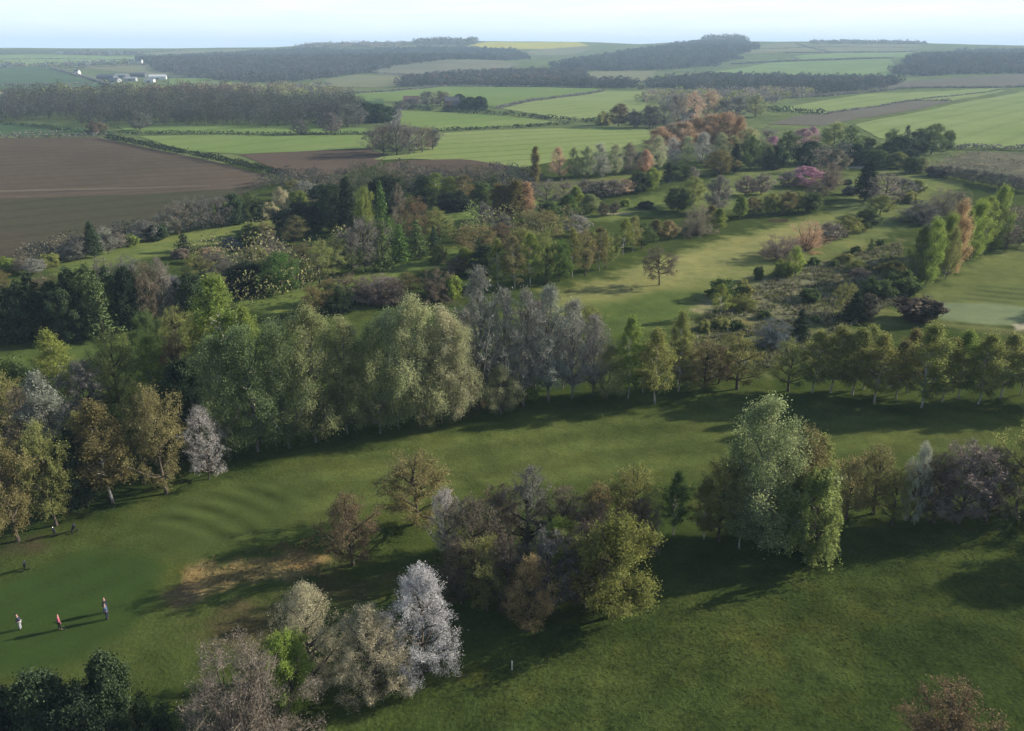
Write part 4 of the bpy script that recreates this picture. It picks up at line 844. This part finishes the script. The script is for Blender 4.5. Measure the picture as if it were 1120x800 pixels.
cluster('the ploughed field grove', 'the lone cypress', 'ploughed field grove', [
    ('bare', 160, 264, 241, 26, 'dgy'), ('bare', 182, 259, 232, 26, 'dgy'), ('bare', 205, 254, 217, 32, 'dgy'), ('bare', 222, 252, 215, 32, 'dgy'), ('bare', 240, 249, 215, 30, 'dgy'), ('evergreen', 258, 246, 213, 26, 'dk'), ('broadleaf', 273, 243, 211, 22, 'mg'), ('evergreen', 284, 242, 217, 14, 'dk'), ('bare', 195, 257, 222, 26, 'mv'), ('evergreen', 172, 262, 246, 24, 'dk'), ('bush', 296, 240, 221, 20, 'cr')])
single('conifer', 202, 275, 257, 20, 'bdk', 'lone dark cone-shaped conifer on the pale fairway strip')
cluster('the mixed cypress belt', 'the ploughed field', 'mixed cypress belt', [
    ('broadleaf', 309, 236, 206, 20, 'cr', 'pale cream tree'), ('broadleaf', 327, 230, 209, 20, 'yg'), ('blossom', 341, 226, 208, 14, 'pg'), ('evergreen', 312, 250, 230, 24, 'bdk'), ('evergreen', 330, 254, 222, 32, 'bdk'), ('evergreen', 348, 252, 224, 30, 'bdk'), ('evergreen', 352, 234, 202, 28, 'dk'), ('evergreen', 366, 254, 203, 28, 'dk'), ('leylandii', 382, 258, 198, 22, 'bdk', 'tallest black cypress'), ('broadleaf', 366, 254, 231, 20, 'yg'),
    ('budding', 322, 265, 237, 32, 'obr'), ('broadleaf', 275, 270, 245, 24, 'mg'), ('budding', 292, 270, 244, 22, 'obr'), ('bush', 254, 272, 260, 26, 'bg'), ('budding', 232, 286, 271, 26, 'pko'), ('bush', 198, 282, 272, 16, 'pg'), ('budding', 280, 296, 270, 30, 'ol'), ('budding', 302, 292, 264, 36, 'mv'), ('budding', 350, 310, 268, 44, 'ol'), ('budding', 332, 300, 268, 36, 'obr'),
    ('evergreen', 272, 322, 288, 50, 'bdk'), ('broadleaf', 310, 322, 277, 46, 'gr', 'broad fresh green tree'), ('budding', 240, 305, 275, 40, 'mv'), ('budding', 216, 310, 280, 40, 'ol'), ('budding', 368, 300, 262, 40, 'ol'), ('budding', 250, 318, 285, 34, 'dgy'), ('broadleaf', 322, 212, 197, 18, 'ol'), ('bare', 335, 218, 198, 26, 'gy'), ('budding', 345, 345, 312, 28, 'go')])
# silver poplar rows
cluster('the silvery poplar row', 'the golden poplar', 'silvery poplar row', [
    ('poplar', 612, 194, 161, 22, 'pko'), ('poplar', 628, 195, 162, 16, 'sg'), ('poplar', 641, 195, 160, 20, 'psg'), ('poplar', 656, 194, 157, 24, 'si'), ('poplar', 672, 192, 158, 20, 'psg'), ('poplar', 689, 190, 157, 22, 'pg'), ('poplar', 705, 189, 164, 16, 'pko'), ('poplar', 718, 186, 150, 22, 'psg'),
    ('poplar', 735, 181, 151, 20, 'si'), ('poplar', 751, 180, 149, 20, 'psg'), ('poplar', 768, 181, 146, 22, 'si'), ('poplar', 785, 182, 146, 22, 'psg'), ('poplar', 800, 182, 148, 20, 'sg')])
cluster('the salmon poplar row', 'the wheat field', 'salmon poplar row', [
    ('tallround', 720, 172, 140, 34, 'pko'), ('tallround', 733, 170, 137, 32, 'pg'), ('tallround', 745, 168, 133, 34, 'pko'), ('tallround', 758, 166, 129, 34, 'or'), ('tallround', 771, 165, 126, 34, 'pko'), ('tallround', 784, 164, 124, 34, 'or'), ('tallround', 797, 164, 124, 34, 'pko'), ('tallround', 808, 166, 128, 20, 'or')])
cluster('the mauve bare row', 'the brown oaks', 'mauve bare row', [
    ('bare', 597, 226, 197, 30, 'mv'), ('bare', 617, 225, 196, 28, 'mv'), ('birch', 629, 230, 205, 18, 'yg'), ('birch', 620, 240, 214, 22, 'gr'), ('poplar', 645, 233, 213, 20, 'sg'), ('bare', 640, 216, 197, 28, 'mv'), ('bare', 656, 216, 197, 26, 'mv'), ('bare', 670, 215, 197, 24, 'mv'), ('bare', 683, 213, 196, 20, 'pko'), ('broadleaf', 698, 211, 189, 24, 'dk'), ('broadleaf', 713, 208, 184, 18, 'lm'), ('leylandii', 730, 201, 179, 11, 'bdk'), ('broadleaf', 743, 197, 180, 22, 'mg'), ('bare', 756, 197, 183, 16, 'mv'),
    ('bare', 659, 237, 222, 13, 'dbr'), ('bare', 671, 235, 221, 13, 'dbr'), ('bush', 684, 226, 217, 9, 'lm'), ('bare', 580, 222, 200, 22, 'dgy'), ('broadleaf', 600, 245, 220, 24, 'mg')])
# the pink cherries and the hedge trees around them
single('blossom', 880, 204, 183, 36, 'pk', 'vivid pink cherry in full blossom on the far fairway')
single('blossom', 876, 163, 141, 28, 'ppk', 'pale pink cherry before the tall green tree', 'far pink cherries')
single('blossom', 887, 158, 139, 18, 'ppk', 'small pale pink cherry against the green field', 'far pink cherries')
single('blossom', 845, 166, 149, 14, 'pk', 'tiny pink cherry half hidden by green trees', 'far pink cherries')
cluster('the pink cherry grove', 'the golden tree', 'far cherry grove', [
    ('broadleaf', 787, 192, 165, 34, 'go'), ('leylandii', 803, 190, 159, 14, 'bdk'), ('broadleaf', 820, 186, 150, 28, 'mg'), ('broadleaf', 834, 185, 155, 22, 'dsg'), ('broadleaf', 858, 175, 143, 24, 'mg'), ('bare', 897, 188, 159, 30, 'mv'), ('budding', 914, 190, 164, 26, 'pg'), ('broadleaf', 910, 168, 134, 38, 'sg'), ('broadleaf', 928, 176, 138, 28, 'dsg'), ('broadleaf', 944, 173, 150, 24, 'mg'),
    ('broadleaf', 816, 176, 140, 26, 'sg'), ('bare', 838, 165, 138, 26, 'gy'), ('twiggy', 907, 206, 178, 30, 'pg'), ('evergreen', 885, 180, 155, 30, 'dk'), ('evergreen', 845, 185, 160, 24, 'dk'), ('broadleaf', 957, 182, 164, 24, 'mg'), ('bare', 920, 180, 155, 26, 'dgy'), ('bare', 862, 205, 188, 22, 'mv'), ('evergreen', 935, 180, 158, 24, 'dk')])
cluster('the dark round grove', 'the cherries', 'dark round grove', [
    ('broadleaf', 975, 174, 141, 24, 'dsg'), ('conifer', 990, 160, 138, 12, 'dk'), ('evergreen', 985, 175, 150, 38, 'dk'), ('broadleaf', 1005, 171, 141, 28, 'dk'), ('broadleaf', 1018, 169, 136, 30, 'mg'), ('broadleaf', 1036, 165, 143, 14, 'mg'), ('evergreen', 970, 178, 156, 24, 'dk')])
cluster('the far fairway trees', 'the cherry grove', 'far fairway trees', [
    ('broadleaf', 980, 184, 167, 22, 'ol'), ('broadleaf', 995, 190, 172, 18, 'mg'), ('broadleaf', 1007, 189, 172, 18, 'sg'), ('bush', 1023, 193, 181, 18, 'dgy'), ('leylandii', 946, 219, 179, 24, 'bdk', 'big black cypress'), ('bare', 968, 224, 190, 38, 'mv'), ('bare', 986, 218, 195, 28, 'dgy'), ('budding', 962, 235, 214, 28, 'ol'), ('broadleaf', 1002, 212, 197, 16, 'ol'), ('bush', 927, 202, 196, 8, 'dk'), ('bush', 930, 213, 203, 18, 'dgy'),
    ('twiggy', 1006, 243, 220, 40, 'dgy'), ('twiggy', 1028, 236, 206, 34, 'pg'), ('bare', 1045, 240, 208, 26, 'mv'), ('bush', 995, 222, 208, 16, 'ol')])
cluster('the grey meadow line', 'the far fairway', 'small bare line', [('bare', 1036 + 9.6 * i, 194 + 1.9 * i, 181 + 1.4 * i, 15, 'dgy') for i in range(10)])
cluster('the lime poplar row', 'the dark scrub', 'lime poplar row', [
    ('poplar', 1001, 312, 246, 26, 'mg'), ('tallround', 1012, 312, 236, 28, 'lm'), ('birch', 1021, 306, 244, 22, 'yg'), ('tallround', 1028, 302, 230, 26, 'lm'), ('tallround', 1040, 298, 216, 30, 'or', 'orange russet poplar'), ('birch', 1050, 290, 228, 22, 'yg'), ('tallround', 1061, 284, 216, 28, 'lm'),
    ('birch', 1073, 279, 218, 22, 'yg'), ('tallround', 1084, 274, 202, 28, 'lm'), ('bare', 1100, 272, 226, 40, 'mv'), ('bare', 1122, 270, 228, 36, 'dgy'), ('bare', 1150, 262, 215, 40, 'dgy'), ('poplar', 1034, 306, 250, 22, 'ol')])
single('broadleaf', 1212, 338, 285, 50, 'mg', 'mid green tree outside the mown fairway')
# farmland trees
cluster('the round wheat field copse', 'the ploughed field', 'round copse', [('bare', 408, 167, 140, 24, 'dgy'), ('bare', 420, 169, 136, 28, 'br'), ('bare', 434, 170, 134, 28, 'dgy'), ('bare', 448, 169, 135, 28, 'dgy'), ('bare', 462, 167, 138, 26, 'br'), ('bare', 473, 164, 139, 20, 'dgy'), ('bare', 440, 162, 134, 28, 'mv'), ('bare', 425, 162, 134, 28, 'dgy')])
cluster('the dark roadside clump', 'the beech wood', 'dark roadside trees', [('evergreen', 402, 134, 112, 24, 'dk'), ('evergreen', 415, 134, 114, 26, 'dk'), ('bare', 380, 140, 113, 26, 'dgy'), ('bare', 392, 138, 116, 20, 'dgy'), ('broadleaf', 425, 128, 117, 16, 'dk')])
single('bare', 153, 143, 122, 24, 'dgy', 'round leafless tree alone before the long beech wood')
single('bush', 106, 147, 132, 18, 'br', 'small brown tree at the corner of the ploughed field')
single('bare', 362, 147, 124, 24, 'dgy', 'leafless tree on the hedge before the beech wood')
single('bare', 330, 148, 131, 18, 'dgy', 'smaller leafless tree on the hedge before the beech wood')
cluster('the farmhouse trees', 'the beech wood', 'farmhouse trees', [('bare', 452, 119, 107, 20, 'dgy'), ('bare', 468, 117, 100, 20, 'dgy'), ('bare', 482, 116, 100, 22, 'br'), ('evergreen', 514, 121, 106, 20, 'dk'), ('evergreen', 525, 121, 106, 16, 'dk'), ('bare', 440, 121, 110, 18, 'dgy'), ('evergreen', 502, 115, 103, 14, 'dk'), ('bush', 492, 122, 115, 12, 'dk')])
cluster('the broad hedge belt', 'the wheat field', 'broad hedge belt', [
    ('budding', 676, 139, 114, 26, 'ru', 'reddish brown round tree'), ('bare', 694, 140, 120, 22, 'dgy'), ('bare', 710, 140, 115, 24, 'dgy'), ('bare', 726, 140, 112, 24, 'dgy'), ('budding', 742, 138, 106, 24, 'pg'), ('budding', 758, 135, 101, 24, 'pko'), ('budding', 774, 132, 99, 24, 'pko'), ('bare', 790, 132, 107, 24, 'dgy'), ('bare', 806, 130, 106, 24, 'dgy'), ('bare', 826, 128, 104, 24, 'sg'), ('bush', 660, 137, 122, 16, 'ol'), ('bare', 740, 128, 104, 24, 'dgy')])

# ------------------------------------------------------------------ buildings
MW = {'white': mat_plain('white_render', (.55, .54, .51)), 'brick': mat_plain('red_brick', (.2, .12, .09)), 'dark': mat_plain('dark_cladding', (.06, .065, .075)), 'grey': mat_plain('grey_sheeting', (.25, .26, .27)), 'pale': mat_plain('pale_sheeting', (.5, .51, .52), .5)}
MR = {'slate': mat_plain('slate', (.07, .07, .08), .6), 'tile': mat_plain('clay_tile', (.14, .085, .065)), 'asb': mat_plain('fibre_cement', (.22, .23, .24)), 'white': mat_plain('white_roofing', (.6, .6, .6), .5)}
M_GLASS = mat_plain('window_glass', (.03, .035, .04), .15); M_DOOR = mat_plain('door_paint', (.10, .08, .07))
def building(name, px, row, w, l, h, rh, rot, wall, roof, label, cat, windows=2, chimney=False, curved=False):
    p = at(px, row); root = empty(name, p, R(rot)); tag(root, label, cat)
    m = MB(); m.poly([(-w/2, -l/2, -1), (w/2, -l/2, -1), (w/2, l/2, -1), (-w/2, l/2, -1), (-w/2, -l/2, h), (w/2, -l/2, h), (w/2, l/2, h), (-w/2, l/2, h), (-w/2, 0, h + rh), (w/2, 0, h + rh)],
        [(0, 1, 5, 4), (2, 3, 7, 6), (1, 2, 6, 9, 5), (3, 0, 4, 8, 7), (0, 3, 2, 1)]); m.build('wall', MW[wall], root)
    r = MB(); o = .35; t = .18
    if curved:
        n = 9; V = []
        for x in (-w/2 - o, w/2 + o):
            for th in (1, 1.04):
                for i in range(n): a = math.pi * i / (n - 1); V.append((x, -math.cos(a) * (l/2 + .3) * th, h + .03 + math.sin(a) * (rh + .3) * th))
        f = []
        for i in range(n - 1):
            f += [(i, i + 1, 2 * n + i + 1, 2 * n + i), (n + i, 3 * n + i, 3 * n + i + 1, n + i + 1), (i, n + i, n + i + 1, i + 1), (2 * n + i, 2 * n + i + 1, 3 * n + i + 1, 3 * n + i)]
        f += [(0, 2 * n, 3 * n, n), (n - 1, 2 * n - 1, 4 * n - 1, 3 * n - 1)]
        r.poly(V, f)
    else:
        s = rh / (l / 2); e = o * s
        for sg in (-1, 1):
            a = [(-w/2 - o, sg * (l/2 + o), h - e + .03), (w/2 + o, sg * (l/2 + o), h - e + .03), (w/2 + o, sg * .001, h + rh + .03), (-w/2 - o, sg * .001, h + rh + .03)]
            b = [(x, y, z + t) for x, y, z in a]
            r.poly(a + b, [(0, 3, 2, 1), (4, 5, 6, 7), (0, 1, 5, 4), (1, 2, 6, 5), (2, 3, 7, 6), (3, 0, 4, 7)])
    rf = r.build('roof', MR[roof], root)
    if chimney:
        c = MB(); c.box(w/2 - 1.3, w/2 - .4, -.4, .4, h + rh - .4, h + rh + 1.3); c.build('chimney', MW['brick'], rf)
    d = MB(); dw, dh = (1.0, 2.1) if windows else (min(4.5, w * .3), h * .8); d.box(-dw/2, dw/2, -l/2 - .06, -l/2 + .05, 0, dh); d.build('door', M_DOOR, root)
    for i in range(windows):
        x = (-1 if i % 2 == 0 else 1) * w * .3
        for z in ((1.0,) if h < 4 else (1.0, 3.4)):
            q = MB(); q.box(x - .6, x + .6, -l/2 - .05, -l/2 + .05, z, z + 1.2); q.build('window', M_GLASS, root)
    return root
B = building
B('farm_shed', 118, 87, 34, 18, 5.5, 3.5, -8, 'dark', 'slate', 'long dark shed at the lane end of the farm', 'shed', 0)
B('farm_shed', 133, 85.5, 26, 16, 5, 3, -4, 'dark', 'asb', 'mid grey roofed shed between the dark sheds', 'shed', 0)
B('farm_shed', 143, 89, 20, 14, 4.5, 2.6, 10, 'grey', 'asb', 'grey low shed in front of the farm', 'shed', 0)
B('farm_shed', 152, 84.5, 28, 15, 5.5, 3, 5, 'dark', 'slate', 'dark shed beside the pale rounded one', 'shed', 0)
B('farm_shed', 173, 87, 30, 16, 3.5, 4.5, 14, 'pale', 'white', 'big rounded shed with bright white roof', 'shed', 0, curved=True)
B('farm_shed', 164, 90.5, 16, 10, 4, 2.4, 0, 'pale', 'asb', 'small pale shed below the white roofed one', 'shed', 0)
B('farm_shed', 126, 90, 18, 11, 4, 2.6, -14, 'grey', 'slate', 'small dark roofed shed below the long dark shed', 'shed', 0)
B('farmhouse', 85, 81.5, 11, 8, 5.6, 3.4, -20, 'white', 'slate', 'small white house beside the farm lane', 'house', 2, True)
B('farmhouse', 152.5, 69.5, 15, 9, 6, 3.6, 0, 'white', 'slate', 'tiny white house far up the slope behind the farm', 'house', 2, True)
B('farmhouse', 494, 117, 14, 9, 5.6, 3.8, 12, 'brick', 'slate', 'dark roofed farmhouse among the hedge trees', 'house', 2, True)
B('barn', 506, 119.5, 16, 9, 4, 3.4, -6, 'dark', 'slate', 'dark barn beside the farmhouse', 'barn', 0)
B('barn', 450, 113, 16, 9, 4, 3.2, 4, 'brick', 'tile', 'red roofed barn behind the farmhouse trees', 'barn', 0)
B('farm_cottage', 752, 134, 9, 7, 5.4, 3.6, -28, 'white', 'slate', 'white gabled cottage peeping above the salmon poplars', 'house', 2, True)

# ------------------------------------------------------------------ marker posts
M_POST = mat_plain('white_paint', (.75, .75, .72)); 
def post(px, row, h, label):
    root = empty('marker_post', at(px, row)); tag(root, label, 'post', 'white marker posts')
    m = MB(); m.tube([(0, 0, -.3), (0, 0, h)], .035, 10); m.build('shaft', M_POST, root)
    c = MB(); c.tube([(0, 0, h), (0, 0, h + .02), (0, 0, h + .06)], [.045, .045, .012], 10); c.build('cap', M_POST, root)
post(560, 733, .95, 'short white post in the long grass below the white blossom tree')
post(880.5, 616, .95, 'short white post in the grass below the weeping willow')

# ------------------------------------------------------------------ golfers
def cloth(name, c): return mat_plain(name, c, .85, var=.1, scale=12)
SKIN = cloth('skin', (.45, .27, .19)); HAIR = {'grey': cloth('grey_hair', (.25, .24, .23)), 'brown': cloth('brown_hair', (.06, .04, .025))}
NAVY = cloth('navy_fabric', (.012, .016, .035)); BLACK = cloth('black_fabric', (.012, .012, .014)); WHITE = cloth('white_fabric', (.6, .6, .58)); PINK = cloth('pink_fabric', (.36, .09, .13)); BLUE = cloth('blue_fabric', (.04, .07, .14)); GREYT = cloth('grey_fabric', (.3, .31, .33)); SHOE = cloth('shoe_leather', (.03, .03, .03))
def skin_mesh(name, verts, edges, radii, mat, parent, rootv=0, sub=2):
    me = bpy.data.meshes.new(name); me.from_pydata(verts, edges, []); me.update()
    o = link(name, me, mat, parent)
    md = o.modifiers.new('skin', 'SKIN'); md.use_smooth_shade = True
    lay = me.skin_vertices[0].data if me.skin_vertices else None
    if lay is None:
        import bmesh
        bm = bmesh.new(); bm.from_mesh(me); bm.verts.layers.skin.verify(); bm.to_mesh(me); bm.free(); lay = me.skin_vertices[0].data
    for i, r in enumerate(radii): lay[i].radius = (r, r) if not isinstance(r, tuple) else r; lay[i].use_root = i == rootv
    s = o.modifiers.new('smooth', 'SUBSURF'); s.levels = sub; s.render_levels = sub
    return o
def golfer(px, row, rz, top, leg, hair, label, hand_l, hand_r, step=.0, lean=0.0, cap=None):
    """hands: targets in the body's frame (x to its right, y forward)"""
    root = empty('person', at(px, row), rz); tag(root, label, 'person', None)
    hip = .93; sh = 1.43
    L = lambda y: lean * y
    v = [(0, 0, hip), (0, L(.1), 1.12), (0, L(.25), 1.30), (0, L(.36), 1.47), (0, L(.45), 1.56), (0, L(.5) + .02, 1.64), (0, L(.52) + .01, 1.74)]
    rad = [.145, .125, .15, .06, .055, .085, .07]; e = [(0, 1), (1, 2), (2, 3), (3, 4), (4, 5), (5, 6)]
    def chain(start, pts, rr):
        k = start
        for p, r in zip(pts, rr): v.append(p); rad.append(r); e.append((k, len(v) - 1)); k = len(v) - 1
        return k
    legs, arms = {}, {}
    for s in (-1, 1):
        st = s * step
        pts = [(s * .09, 0, hip - .06), (s * .10, st * .35 + .03, .50), (s * .10, st * .8, .09), (s * .11, st * .8 + .16, .035)]
        legs[s] = pts; chain(0, pts, [.10, .062, .043, .035])
        hd = np.array(hand_l if s < 0 else hand_r, float); S = np.array([s * .19, L(.33), sh - .02]); d = hd - S; n = np.linalg.norm(d)
        bend = math.sqrt(max(.0, .30 ** 2 - (n / 2) ** 2)); el = S + d / 2 + np.array([s * .55, -.6, -.25]) / .85 * bend
        arms[s] = [tuple(S), tuple(el), tuple(hd)]
        w = chain(2, arms[s], [.06, .042, .03])
        u = d / n
        for f in range(4):
            o = np.array([.022 * (f - 1.5), .0, 0]); a = hd + u * .07 + o; chain(w, [tuple(hd + u * .035 + o * .7), tuple(a), tuple(a + np.array([-s * .02, .02, -.03]))], [.011, .009, .008])
        chain(w, [tuple(hd + np.array([-s * .03, .03, -.01])), tuple(hd + u * .05 + np.array([-s * .045, .035, -.01]))], [.011, .009])
    body = skin_mesh('body', v, e, rad, SKIN, root)
    skin_mesh('jacket', [(0, 0, .86), (0, L(.1), 1.1), (0, L(.25), 1.3), (0, L(.34), 1.43)] + arms[-1] + arms[1], [(0, 1), (1, 2), (2, 3), (2, 4), (4, 5), (5, 6), (2, 7), (7, 8), (8, 9)], [.165, .15, .175, .085, .078, .058, .045, .078, .058, .045], top, root)
    skin_mesh('trousers', [(0, 0, .95)] + legs[-1][:3] + legs[1][:3], [(0, 1), (1, 2), (2, 3), (0, 4), (4, 5), (5, 6)], [.158, .115, .082, .066, .115, .082, .066], leg, root)
    for s in (-1, 1):
        a, b = legs[s][2], legs[s][3]
        skin_mesh('shoe', [(a[0], a[1] - .04, .05), (b[0], b[1] - .05, .045), (b[0], b[1] + .04, .04)], [(0, 1), (1, 2)], [.052, .05, .04], SHOE, root)
    hx = L(.52)
    if cap is None: skin_mesh('hair', [(0, hx - .035, 1.66), (0, hx - .03, 1.735), (0, hx + .02, 1.765)], [(0, 1), (1, 2)], [.085, .088, .07], HAIR[hair], root)
    else: skin_mesh('cap', [(0, hx - .02, 1.70), (0, hx + .01, 1.755), (0, hx + .14, 1.72)], [(0, 1), (1, 2)], [.092, .085, (.03, .07)], cap, root)
    f = MB()                        # nose, ears, eyes and mouth on the head
    f.tube([(0, hx + .09, 1.665), (0, hx + .122, 1.63), (0, hx + .09, 1.615)], [.008, .016, .01], 6)
    for s in (-1, 1): f.tube([(s * .082, hx + .01, 1.61), (s * .098, hx, 1.64), (s * .082, hx + .01, 1.67)], [.012, .016, .01], 6)
    f.build('face', SKIN, body, True)
    q = MB()
    for s in (-1, 1): q.tube([(s * .034 - .012, hx + .094, 1.655), (s * .034 + .012, hx + .094, 1.655)], .008, 6)
    q.tube([(-.022, hx + .094, 1.585), (.022, hx + .094, 1.585)], .005, 6)
    q.build('eyes_and_mouth', BLACK, body)
    return root, v
M_STEEL = mat_plain('club_steel', (.5, .5, .5), .3, .9); M_GRIP = mat_plain('rubber', (.015, .015, .015))
def club(root_px, row, rz, hand, foot, label):
    root = empty('golf_club', at(root_px, row), rz); tag(root, label, 'golf club', 'clubs held by golfers')
    h, f = np.array(hand, float), np.array(foot, float); u = (f - h) / np.linalg.norm(f - h)
    g = MB(); g.tube([h - u * .06, h + u * .24], [.015, .011], 8); g.build('grip', M_GRIP, root)
    s = MB(); s.tube([h + u * .2, f], [.007, .005], 8); s.build('shaft', M_STEEL, root)
    b = MB(); b.tube([f + np.array([-.03, 0, .015]), f + np.array([.09, 0, .012])], [.016, .012], 8); b.build('club_head', M_STEEL, root)
golfer(23, 688.5, R(100), NAVY, GREYT, 'grey', 'golfer in dark top and pale trousers, nearest the frame edge on the green', (-.12, .22, .88), (.10, .24, .86), .0, .15, cap=NAVY)
club(23, 688.5, R(100), (0, .26, .84), (.02, .62, .02), 'putter held by the golfer in dark top and pale trousers')
golfer(66, 689, R(-60), PINK, BLACK, 'brown', 'golfer in pink top and black trousers on the green', (-.28, .05, .82), (.22, .18, .86), .12, .05)
club(66, 689, R(-60), (.22, .21, .84), (.34, .5, .02), 'putter held by the golfer in pink')
golfer(118, 677.5, R(95), BLUE, NAVY, 'grey', 'golfer in blue top, front one of the two standing close', (-.10, .24, .88), (.10, .26, .9), .0, .12)
club(118, 677.5, R(95), (0, .28, .87), (.05, .55, .02), 'putter held by the golfer in blue')
golfer(116.5, 670, R(80), BLACK, NAVY, 'brown', 'golfer in black, rear one of the two standing close', (-.27, .08, .84), (.27, .05, .84), .1, .0, cap=BLACK)
# trolleys with their bags
M_FRAME = mat_plain('trolley_frame', (.03, .03, .035), .4, .5); M_BAG = mat_plain('bag_nylon', (.02, .022, .028), .6); M_BAG2 = mat_plain('bag_panel', (.09, .09, .1), .6)
def trolley(px, row, rz, label):
    root = empty('golf_trolley', at(px, row), rz); tag(root, label, 'golf trolley', 'golf trolleys parked by the copse')
    fr = MB(); fr.tube([(0, .52, .16), (0, .1, .35), (0, -.28, .8), (0, -.42, .98)], .02, 8); fr.tube([(-.3, 0, .14), (0, .06, .30), (.3, 0, .14)], .016, 8); fr.build('frame', M_FRAME, root)
    hd = MB(); hd.tube([(-.14, -.44, 1.0), (.14, -.44, 1.0)], .022, 8); hd.build('handle', M_GRIP, root)
    for x, y, rd in ((-.31, 0, .15), (.31, 0, .15), (0, .54, .10)):
        w = MB(); w.tube([(x - .03, y, rd), (x + .03, y, rd)], rd, 18); wo = w.build('wheel', M_GRIP, root)
        hb = MB(); hb.tube([(x - .034, y, rd), (x + .034, y, rd)], rd * .55, 12); hb.build('rim', M_BAG2, wo)
    bag = empty('golf_bag', root.location, rz); tag(bag, label.replace('golf trolley', 'golf bag strapped on the trolley'), 'golf bag', 'golf bags on the trolleys')
    b = MB(); b.tube([(0, .40, .26), (0, .38, .3), (0, -.10, .98), (0, -.14, 1.06)], [.11, .14, .15, .165], 14); b.build('bag_body', M_BAG, bag)
    b = MB(); b.tube([(0, .42, .42), (0, .12, .86)], [.08, .09], 10); b.build('pocket', M_BAG2, bag)
    for i in range(5):
        a = np.array([.06 * math.cos(i * 1.3), -.16 + .05 * math.sin(i * 1.3), 1.04]); c = a + np.array([.02 * (i - 2), -.10, .18 + .03 * (i % 3)])
        k = MB(); k.tube([a, c], .008, 6); k.tube([c, c + np.array([.05, -.03, .03])], [.035, .03], 8); k.build('club', M_STEEL if i % 2 else M_BAG, bag)
trolley(28.5, 624, R(40), 'dark golf trolley nearest the green, standing on its own')
trolley(60, 586.5, R(20), 'dark golf trolley under the birches, on the frame edge side')
trolley(82, 582.5, R(60), 'dark golf trolley under the birches, on the fairway side')

# ------------------------------------------------------------------ light, sky, air
SUN_AZ, SUN_EL = math.atan2(.945, .33), R(21)
sd = bpy.data.lights.new('sun', 'SUN'); sun = bpy.data.objects.new('sun', sd); COL.objects.link(sun)
sd.energy = 5.0; sd.angle = R(.53); sd.color = (1, .93, .8)
dirv = Vector((math.sin(SUN_AZ) * math.cos(SUN_EL), math.cos(SUN_AZ) * math.cos(SUN_EL), math.sin(SUN_EL)))
sun.rotation_euler = dirv.to_track_quat('Z', 'Y').to_euler()
w = bpy.data.worlds.new('World'); sc.world = w; w.use_nodes = True; nt = w.node_tree; nt.nodes.clear()
out = nt.nodes.new('ShaderNodeOutputWorld'); bg = nt.nodes.new('ShaderNodeBackground'); sky = nt.nodes.new('ShaderNodeTexSky')
sky.sky_type = 'NISHITA'; sky.sun_disc = False; sky.sun_elevation = SUN_EL; sky.sun_rotation = SUN_AZ; sky.altitude = 60; sky.air_density = 1.0; sky.dust_density = 1.4; sky.ozone_density = 1.6
tc = nt.nodes.new('ShaderNodeTexCoord'); mp = nt.nodes.new('ShaderNodeMapping'); mp.inputs['Scale'].default_value = (3.2, 3.2, 48); nt.links.new(tc.outputs['Generated'], mp.inputs[0])
cn = noise(nt, mp.outputs[0], 1.6, 6, .6)
cr = nt.nodes.new('ShaderNodeMapRange'); cr.inputs[1].default_value = .40; cr.inputs[2].default_value = .70; nt.links.new(cn, cr.inputs[0])
sp = nt.nodes.new('ShaderNodeSeparateXYZ'); nt.links.new(tc.outputs['Generated'], sp.inputs[0])
lo = nt.nodes.new('ShaderNodeMapRange'); lo.inputs[1].default_value = .10; lo.inputs[2].default_value = .42; lo.inputs[3].default_value = 1.0; lo.inputs[4].default_value = 0.0; nt.links.new(sp.outputs['Z'], lo.inputs[0])
veil = mixc(nt, cr.outputs[0], (7.3, 8.1, 8.8), (8.6, 9.0, 9.2))      # thin high cloud and moist air low over the horizon
skyc = mixc(nt, math_n(nt, 'MULTIPLY', lo.outputs[0], .9), sky.outputs[0], veil)
nt.links.new(skyc, bg.inputs[0]); bg.inputs[1].default_value = .085; nt.links.new(bg.outputs[0], out.inputs[0])
hz = MB(); hz.box(-12500, 12500, -12500, 12500, -25, 190)
m, hn, ho = new_mat('haze_air'); vol = nd(hn, 'ShaderNodeVolumePrincipled'); vol.inputs['Color'].default_value = (.56, .77, 1, 1); vol.inputs['Density'].default_value = 1.5e-4; vol.inputs['Anisotropy'].default_value = 0.0
hn.links.new(vol.outputs[0], ho.inputs['Volume'])
haze = hz.build('haze', m); tag(haze, 'thin bluish haze over the far farmland', kind='stuff')
sc.view_settings.view_transform = 'Standard'; sc.view_settings.look = 'None'; sc.view_settings.gamma = 1.0; sc.view_settings.use_curve_mapping = False
sc.view_settings.exposure = 0.9
sc.render.engine = 'CYCLES'
cy = sc.cycles; cy.max_bounces = 5; cy.diffuse_bounces = 3; cy.glossy_bounces = 2; cy.transmission_bounces = 3; cy.transparent_max_bounces = 4; cy.volume_bounces = 0; cy.caustics_reflective = False; cy.caustics_refractive = False
